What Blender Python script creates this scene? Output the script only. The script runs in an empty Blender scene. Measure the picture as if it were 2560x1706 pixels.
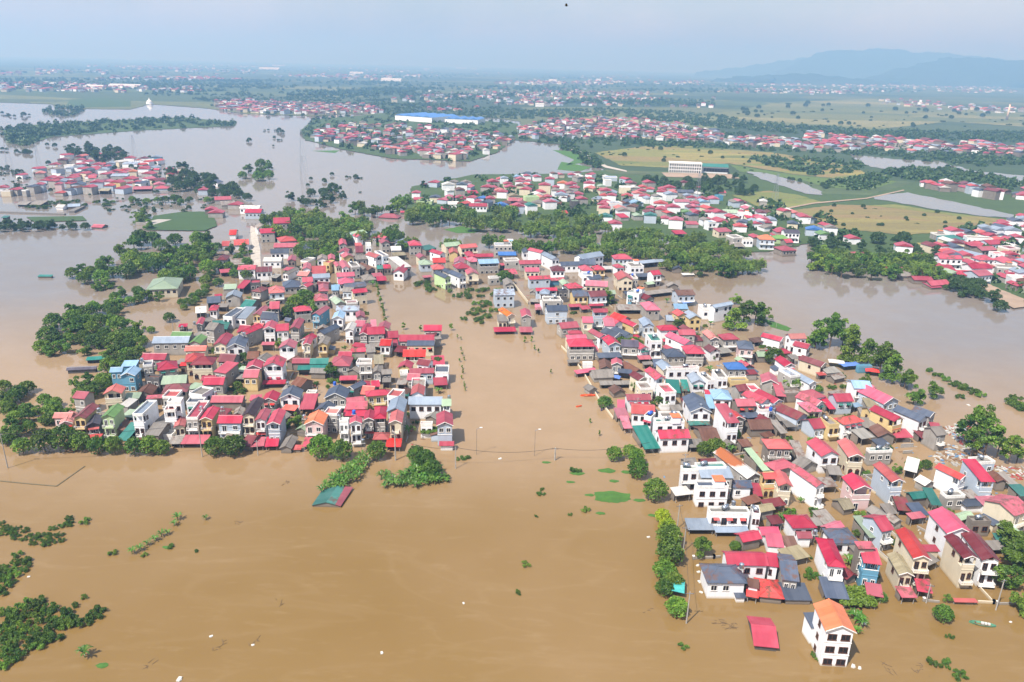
import bpy, math, random
import numpy as np
from mathutils import Vector, Matrix
from mathutils.geometry import tessellate_polygon
R = math.radians
random.seed(7)
SC = bpy.context.scene
COL = SC.collection

# ---------------------------------------------------------------- camera
SRC_W, SRC_H, FOC = 2560.0, 1706.0, 1920.0      # photograph size and focal length in its pixels
CAM_H, PITCH, ROLL = 110.0, 19.8, 1.35
cam = bpy.data.cameras.new("camera"); camo = bpy.data.objects.new("camera", cam); COL.objects.link(camo)
cam.sensor_width = 36.0; cam.lens = 36.0*FOC/SRC_W; cam.clip_start = 1.0; cam.clip_end = 120000.0
CR = Matrix.Rotation(R(90-PITCH), 3, 'X') @ Matrix.Rotation(R(ROLL), 3, 'Z')
CP = Vector((0, 0, CAM_H))
camo.matrix_world = Matrix.Translation(CP) @ CR.to_4x4()
SC.camera = camo

def ray(u, v): return CR @ Vector(((u-SRC_W/2)/FOC, -(v-SRC_H/2)/FOC, -1.0))
def at(u, v, z=0.0):                              # point at height z seen at a position of the photograph
    d = ray(u, v); t = (z-CAM_H)/d.z
    return CP + d*t
D2S = 2560/2353.0
def atd(x, y, z=0.0): return at(x*D2S, y*D2S, z)

# ---------------------------------------------------------------- sky, sun, exposure
SUN_AZ = Vector((-0.66, -0.75)); SUN_EL = 55.0
w = bpy.data.worlds.new("World"); SC.world = w; w.use_nodes = True
nt = w.node_tree; nt.nodes.clear()
sky = nt.nodes.new('ShaderNodeTexSky'); sky.sky_type = 'NISHITA'; sky.sun_disc = False
sky.sun_elevation = R(SUN_EL); sky.sun_rotation = math.atan2(SUN_AZ.x, SUN_AZ.y)
sky.altitude = 100; sky.air_density = 1.2; sky.dust_density = 2.2; sky.ozone_density = 3.0
bg = nt.nodes.new('ShaderNodeBackground'); bg.inputs[1].default_value = 0.1
out = nt.nodes.new('ShaderNodeOutputWorld')
# broken white cloud well above the frame, as the bright reflections in the river show
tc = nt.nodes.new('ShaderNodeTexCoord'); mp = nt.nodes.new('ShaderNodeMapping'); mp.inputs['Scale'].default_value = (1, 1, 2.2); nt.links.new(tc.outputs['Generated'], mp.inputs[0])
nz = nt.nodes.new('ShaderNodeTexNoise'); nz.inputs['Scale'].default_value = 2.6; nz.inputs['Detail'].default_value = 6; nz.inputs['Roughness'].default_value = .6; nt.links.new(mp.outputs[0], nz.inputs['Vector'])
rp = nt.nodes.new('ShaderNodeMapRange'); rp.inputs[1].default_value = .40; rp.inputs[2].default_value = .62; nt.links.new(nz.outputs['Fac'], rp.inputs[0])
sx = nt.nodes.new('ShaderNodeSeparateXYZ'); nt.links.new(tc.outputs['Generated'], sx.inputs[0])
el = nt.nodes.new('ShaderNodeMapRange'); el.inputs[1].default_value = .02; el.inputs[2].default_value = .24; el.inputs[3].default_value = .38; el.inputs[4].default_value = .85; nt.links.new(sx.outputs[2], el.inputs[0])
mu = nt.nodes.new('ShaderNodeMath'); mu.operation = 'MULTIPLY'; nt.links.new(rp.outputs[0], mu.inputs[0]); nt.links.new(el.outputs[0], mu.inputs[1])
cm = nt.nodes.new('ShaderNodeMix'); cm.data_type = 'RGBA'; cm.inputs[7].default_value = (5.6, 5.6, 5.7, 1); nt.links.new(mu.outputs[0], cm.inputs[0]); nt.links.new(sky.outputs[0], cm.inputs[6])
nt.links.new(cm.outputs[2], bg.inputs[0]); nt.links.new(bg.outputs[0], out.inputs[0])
sl = bpy.data.lights.new("sun", 'SUN'); sl.energy = 4.8; sl.angle = R(0.53); sl.color = (1.0, 0.975, 0.93)
so = bpy.data.objects.new("sun", sl); COL.objects.link(so)
sd = Vector((SUN_AZ.x, SUN_AZ.y, 0)).normalized()*math.cos(R(SUN_EL)) + Vector((0, 0, math.sin(R(SUN_EL))))
so.rotation_euler = sd.to_track_quat('Z', 'Y').to_euler(); so.location = (0, 0, 900)
SC.view_settings.view_transform = 'Standard'; SC.view_settings.look = 'None'
SC.view_settings.exposure = 0.78; SC.view_settings.gamma = 1.0; SC.view_settings.use_curve_mapping = False
SC.cycles.max_bounces = 6; SC.cycles.diffuse_bounces = 2; SC.cycles.glossy_bounces = 2
SC.cycles.transparent_max_bounces = 6; SC.cycles.volume_bounces = 1
SC.cycles.use_denoising = True; SC.cycles.caustics_reflective = False; SC.cycles.caustics_refractive = False

# ---------------------------------------------------------------- materials
def lin(c):
    return tuple(((x/255)/12.92 if x/255 <= .04045 else ((x/255+.055)/1.055)**2.4) for x in c)
class NT:
    def __init__(s, name):
        s.m = bpy.data.materials.new(name); s.m.use_nodes = True; s.t = s.m.node_tree
        s.b = s.t.nodes['Principled BSDF']; s.o = s.t.nodes['Material Output']
    def n(s, typ, **kw):
        x = s.t.nodes.new(typ)
        for k, v in kw.items():
            if k.startswith('i_'):
                key = k[2:]; key = int(key) if key.isdigit() else key
                x.inputs[key].default_value = v
            else: setattr(x, k, v)
        return x
    def l(s, a, b): s.t.links.new(a, b)
    def coords(s, scale=(1, 1, 1), kind='Object', rnd=True):
        tc = s.n('ShaderNodeTexCoord'); mp = s.n('ShaderNodeMapping'); mp.inputs['Scale'].default_value = scale
        s.l(tc.outputs[kind], mp.inputs['Vector'])
        if rnd:
            oi = s.n('ShaderNodeObjectInfo'); mu = s.n('ShaderNodeMath', operation='MULTIPLY'); mu.inputs[1].default_value = 400
            s.l(oi.outputs['Random'], mu.inputs[0]); s.l(mu.outputs[0], mp.inputs['Location'])
        return mp.outputs[0]
    def noise(s, vec, sc, det=3, rough=.55):
        x = s.n('ShaderNodeTexNoise'); x.inputs['Scale'].default_value = sc; x.inputs['Detail'].default_value = det; x.inputs['Roughness'].default_value = rough
        s.l(vec, x.inputs['Vector']); return x.outputs['Fac']
    def ramp(s, fac, stops):
        r = s.n('ShaderNodeValToRGB'); e = r.color_ramp.elements
        while len(e) < len(stops): e.new(.5)
        for k, (p, c) in enumerate(stops):
            e[k].position = p; e[k].color = (c[0], c[1], c[2], 1) if not isinstance(c, (int, float)) else (c, c, c, 1)
        s.l(fac, r.inputs[0]); return r.outputs[0]
    def mix(s, f, a, b, mode='MIX'):
        x = s.n('ShaderNodeMix', data_type='RGBA', blend_type=mode)
        for k, v in ((0, f), (6, a), (7, b)):
            if isinstance(v, (int, float)): x.inputs[k].default_value = v
            elif isinstance(v, tuple): x.inputs[k].default_value = (v[0], v[1], v[2], 1)
            else: s.l(v, x.inputs[k])
        return x.outputs[2]
    def base(s, c): 
        if isinstance(c, tuple): s.b.inputs['Base Color'].default_value = (c[0], c[1], c[2], 1)
        else: s.l(c, s.b.inputs['Base Color'])
    def rough(s, v): s.b.inputs['Roughness'].default_value = v

ROOFC = {  # albedo as sRGB, words
 'R': ((192, 54, 80), 'crimson'), 'P': ((210, 98, 122), 'rose-pink'), 'O': ((212, 62, 56), 'vermilion'), 'T': ((232, 120, 52), 'orange'),
 'M': ((128, 34, 44), 'maroon'), 'X': ((62, 26, 30), 'dark maroon'), 'B': ((120, 72, 52), 'rust-brown'), 'S': ((78, 90, 112), 'slate'),
 'D': ((84, 76, 92), 'plum-grey'), 'L': ((156, 172, 192), 'pale blue-grey'), 'N': ((150, 142, 134), 'weathered grey'), 'G': ((34, 128, 116), 'teal'),
 'E': ((168, 192, 160), 'sage'), 'F': ((112, 158, 78), 'leaf-green'), 'W': ((232, 228, 222), 'white'), 'U': ((34, 120, 208), 'bright blue'),
 'V': ((150, 190, 224), 'sky-blue'), 'Y': ((164, 152, 120), 'olive'), 'C': ((160, 156, 148), 'concrete'), 'Q': ((226, 118, 106), 'salmon')}
WALLC = {'w': ((226, 228, 232), 'white'), 'g': ((182, 178, 172), 'grey'), 'c': ((234, 222, 196), 'cream'), 'y': ((228, 202, 144), 'yellow'),
 'b': ((200, 214, 230), 'pale blue'), 'p': ((232, 200, 198), 'pink'), 'e': ((198, 224, 168), 'pale green'), 'k': ((146, 136, 126), 'bare-walled'),
 't': ((104, 166, 196), 'blue'), 'd': ((96, 94, 96), 'dark grey')}
_mc = {}
def wallmat(code):
    if ('w', code) not in _mc:
        x = NT('plaster_'+WALLC[code][1].replace(' ', '_').replace('-', '_')); c = lin(WALLC[code][0]); v = x.coords((1, 1, .16)); v2 = x.coords()
        stain = x.ramp(x.noise(v, .9, 4, .65), [(.46, 0.0), (.74, 1.0)])
        blot = x.ramp(x.noise(v2, .35, 3), [(.4, 0.0), (.75, 1.0)])
        k = .5 if code in 'gkd' else .16; c = tuple(q*(1.0 if code == 'w' else .72) for q in c)
        m1 = x.mix(blot, c, tuple(q*(1-k*.6) for q in c))
        g = (.20, .18, .155)
        mm = x.n('ShaderNodeMath', operation='MULTIPLY'); mm.inputs[1].default_value = k; x.l(stain, mm.inputs[0])
        col = x.mix(mm.outputs[0], m1, g)
        oi = x.n('ShaderNodeObjectInfo'); hs = x.n('ShaderNodeHueSaturation'); mr = x.n('ShaderNodeMapRange'); mr.inputs[3].default_value = .86; mr.inputs[4].default_value = 1.06
        x.l(oi.outputs['Random'], mr.inputs[0]); x.l(mr.outputs[0], hs.inputs['Value']); x.l(col, hs.inputs['Color'])
        # tide mark of silt just above the flood
        tc = x.n('ShaderNodeNewGeometry'); sp = x.n('ShaderNodeSeparateXYZ'); x.l(tc.outputs['Position'], sp.inputs[0])
        tide = x.ramp(sp.outputs[2], [(.12, 1.0), (.3, .6), (.75, 0.0)])
        x.base(x.mix(tide, hs.outputs[0], tuple(q*.55+.02 for q in (c[0], c[1]*.86, c[2]*.66)))); x.rough(.85); _mc['w', code] = x.m
    return _mc['w', code]
def roofmat(code, axis='x', rust=False):
    key = ('r', code, axis, rust)
    if key not in _mc:
        nm = 'tin_' if code not in 'TBNYC' else 'tile_'
        x = NT(nm+ROOFC[code][1].replace(' ', '_').replace('-', '_')); c = tuple(q*.62 for q in lin(ROOFC[code][0]))
        st = (.18, 1.2, 1) if axis == 'x' else (1.2, .18, 1)
        streak = x.ramp(x.noise(x.coords(st), 1.4, 4, .6), [(.3, 0.0), (.75, 1.0)])
        patch = x.ramp(x.noise(x.coords(), .22, 2), [(.35, 0.0), (.7, 1.0)])
        fade = tuple(min(.9, q*1.2+.02) for q in c); dk = tuple(q*.66 for q in c)
        col = x.mix(streak, x.mix(patch, c, fade), dk) if code in 'NBYC' else x.mix(x.ramp(streak, [(0, 0.0), (1, .45)]), x.mix(patch, c, fade), dk)
        seams = x.n('ShaderNodeTexWave', wave_type='BANDS', bands_direction='Y' if axis == 'x' else 'X'); seams.inputs['Scale'].default_value = .62
        x.l(x.coords(rnd=False), seams.inputs['Vector'])
        col = x.mix(x.ramp(seams.outputs['Fac'], [(.0, .22), (.1, 0.0)]), col, dk)
        sxy = x.n('ShaderNodeSeparateXYZ'); x.l(x.coords(rnd=False), sxy.inputs[0]); fl = x.n('ShaderNodeMath', operation='MULTIPLY'); fl.inputs[1].default_value = .95; x.l(sxy.outputs[1 if axis == 'x' else 0], fl.inputs[0])
        f2 = x.n('ShaderNodeMath', operation='FLOOR'); x.l(fl.outputs[0], f2.inputs[0]); oi2 = x.n('ShaderNodeObjectInfo'); a2 = x.n('ShaderNodeMath', operation='ADD'); x.l(f2.outputs[0], a2.inputs[0]); x.l(oi2.outputs['Random'], a2.inputs[1])
        wn = x.n('ShaderNodeTexWhiteNoise', noise_dimensions='1D'); x.l(a2.outputs[0], wn.inputs['W']); col = x.mix(x.ramp(wn.outputs['Value'], [(.3, 0.0), (1.0, .38)]), col, tuple(min(.9, q*1.15+.05) for q in c))
        old = x.n('ShaderNodeMath', operation='GREATER_THAN'); old.inputs[1].default_value = .86; x.l(oi2.outputs['Random'], old.inputs[0]); rs = x.n('ShaderNodeMath', operation='MULTIPLY'); x.l(old.outputs[0], rs.inputs[0]); x.l(x.ramp(x.noise(x.coords(), .45, 4, .7), [(.5, 0.0), (.62, .85)]), rs.inputs[1])
        col = x.mix(rs.outputs[0], col, (.105, .05, .03))
        if rust:
            tcg = x.n('ShaderNodeTexCoord'); mp = x.n('ShaderNodeMapping'); mp.inputs['Location'].default_value = (0, -.42, 0); mp.inputs['Scale'].default_value = (.27, .13, .0)
            x.l(tcg.outputs['Object'], mp.inputs['Vector']); gr = x.n('ShaderNodeTexGradient', gradient_type='SPHERICAL'); x.l(mp.outputs[0], gr.inputs[0])
            ad = x.n('ShaderNodeMath', operation='ADD'); nz = x.noise(x.coords(rnd=False), .9, 4); ms = x.n('ShaderNodeMath', operation='MULTIPLY_ADD'); ms.inputs[1].default_value = .35; ms.inputs[2].default_value = -.17
            x.l(nz, ms.inputs[0]); x.l(gr.outputs['Fac'], ad.inputs[0]); x.l(ms.outputs[0], ad.inputs[1])
            col = x.mix(x.ramp(ad.outputs[0], [(.12, 0.0), (.3, 1.0)]), col, lin((150, 82, 34)))
        oi = x.n('ShaderNodeObjectInfo'); hs = x.n('ShaderNodeHueSaturation'); mr = x.n('ShaderNodeMapRange'); mr.inputs[3].default_value = .66; mr.inputs[4].default_value = 1.14; fr = x.n('ShaderNodeMath', operation='MULTIPLY'); fr.inputs[1].default_value = 5.77; f3 = x.n('ShaderNodeMath', operation='FRACT'); ms_ = x.n('ShaderNodeMapRange'); ms_.inputs[3].default_value = .82; ms_.inputs[4].default_value = 1.08; x.l(oi.outputs['Random'], fr.inputs[0]); x.l(fr.outputs[0], f3.inputs[0]); x.l(f3.outputs[0], ms_.inputs[0]); x.l(ms_.outputs[0], hs.inputs['Saturation'])
        x.l(oi.outputs['Random'], mr.inputs[0]); x.l(mr.outputs[0], hs.inputs['Value']); x.l(col, hs.inputs['Color'])
        x.base(hs.outputs[0]); x.rough(.42 if code not in 'NBYC' else .85); _mc[key] = x.m
    return _mc[key]
def plain(name, rgb, rough=.6, metal=0.0, var=.15, sc=1.5):
    if name not in _mc:
        x = NT(name); c = lin(rgb); f = x.ramp(x.noise(x.coords(), sc, 3), [(.35, 0.0), (.7, 1.0)])
        x.base(x.mix(f, c, tuple(q*(1-var*1.6) for q in c))); x.rough(rough); x.b.inputs['Metallic'].default_value = metal; _mc[name] = x.m
    return _mc[name]
GLASS = NT('window_glass'); GLASS.base((.012, .014, .02)); GLASS.rough(.12); GLASS = GLASS.m
TRIM = plain('white_trim', (226, 224, 220), .7); BROWN = plain('brown_joinery', (92, 58, 42), .6); CONC = plain('concrete_grey', (156, 152, 146), .9)
STEEL = plain('stainless_steel', (190, 196, 204), .25, .9); ORTRIM = plain('terracotta_trim', (216, 112, 72), .7); DARKIN = plain('unlit_interior', (34, 30, 30), .95)

# ---------------------------------------------------------------- mesh helpers
class MB:
    def __init__(s): s.v = []; s.f = []; s.mi = []; s.mats = []
    def m(s, mat):
        if mat not in s.mats: s.mats.append(mat)
        return s.mats.index(mat)
    def add(s, vs, fs, mat):
        o = len(s.v); k = s.m(mat); s.v += [tuple(v) for v in vs]
        for f in fs: s.f.append(tuple(i+o for i in f)); s.mi.append(k)
    def box(s, x0, x1, y0, y1, z0, z1, mat):
        s.add([(x0, y0, z0), (x1, y0, z0), (x1, y1, z0), (x0, y1, z0), (x0, y0, z1), (x1, y0, z1), (x1, y1, z1), (x0, y1, z1)],
              [(3, 2, 1, 0), (4, 5, 6, 7), (0, 1, 5, 4), (1, 2, 6, 5), (2, 3, 7, 6), (3, 0, 4, 7)], mat)
    def prism(s, poly, a0, a1, mat, axis='y'):      # poly: (x, z) points; extruded along y (or (y, z) along x)
        n = len(poly)
        if axis == 'y': vs = [(p, a0, q) for p, q in poly]+[(p, a1, q) for p, q in poly]
        else: vs = [(a0, p, q) for p, q in poly]+[(a1, p, q) for p, q in poly]
        fs = [tuple(range(n)), tuple(range(2*n-1, n-1, -1))]+[(i, i+n, (i+1) % n+n, (i+1) % n) for i in range(n)]
        s.add(vs, fs, mat)
    def tube(s, p, q, r0, r1, mat, n=6, cap=True):
        p = Vector(p); q = Vector(q); d = (q-p).normalized(); a = d.orthogonal().normalized(); b = d.cross(a)
        vs = [p+(a*math.cos(t)+b*math.sin(t))*r0 for t in (2*math.pi*i/n for i in range(n))]+[q+(a*math.cos(t)+b*math.sin(t))*r1 for t in (2*math.pi*i/n for i in range(n))]
        fs = [(i, (i+1) % n, (i+1) % n+n, i+n) for i in range(n)]
        if cap: fs += [tuple(range(n-1, -1, -1)), tuple(range(n, 2*n))]
        s.add(vs, fs, mat)
    def mesh(s, name):
        me = bpy.data.meshes.new(name); me.from_pydata(s.v, [], s.f)
        for m in s.mats: me.materials.append(m)
        if len(s.mats) > 1: me.polygons.foreach_set('material_index', s.mi)
        return me
    def build(s, name, parent=None, smooth=False):
        me = s.mesh(name); recalc(me)
        if smooth: me.polygons.foreach_set('use_smooth', [True]*len(me.polygons))
        return put(name, me, parent)
import bmesh
def recalc(me):
    bm = bmesh.new(); bm.from_mesh(me); bmesh.ops.recalc_face_normals(bm, faces=bm.faces); bm.to_mesh(me); bm.free()
def put(name, me, parent=None, loc=(0, 0, 0), rz=0, scale=(1, 1, 1)):
    o = bpy.data.objects.new(name, me); COL.objects.link(o); o.location = loc; o.rotation_euler = (0, 0, rz); o.scale = scale
    if parent is not None: o.parent = parent
    return o
def tag(o, label=None, cat=None, group=None, kind=None):
    for k, v in (('label', label), ('category', cat), ('group', group), ('kind', kind)):
        if v: o[k] = v
    return o
def empty(name, loc, rz=0):
    o = bpy.data.objects.new(name, None); COL.objects.link(o); o.location = loc; o.rotation_euler = (0, 0, rz); o.empty_display_size = .5
    return o
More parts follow.
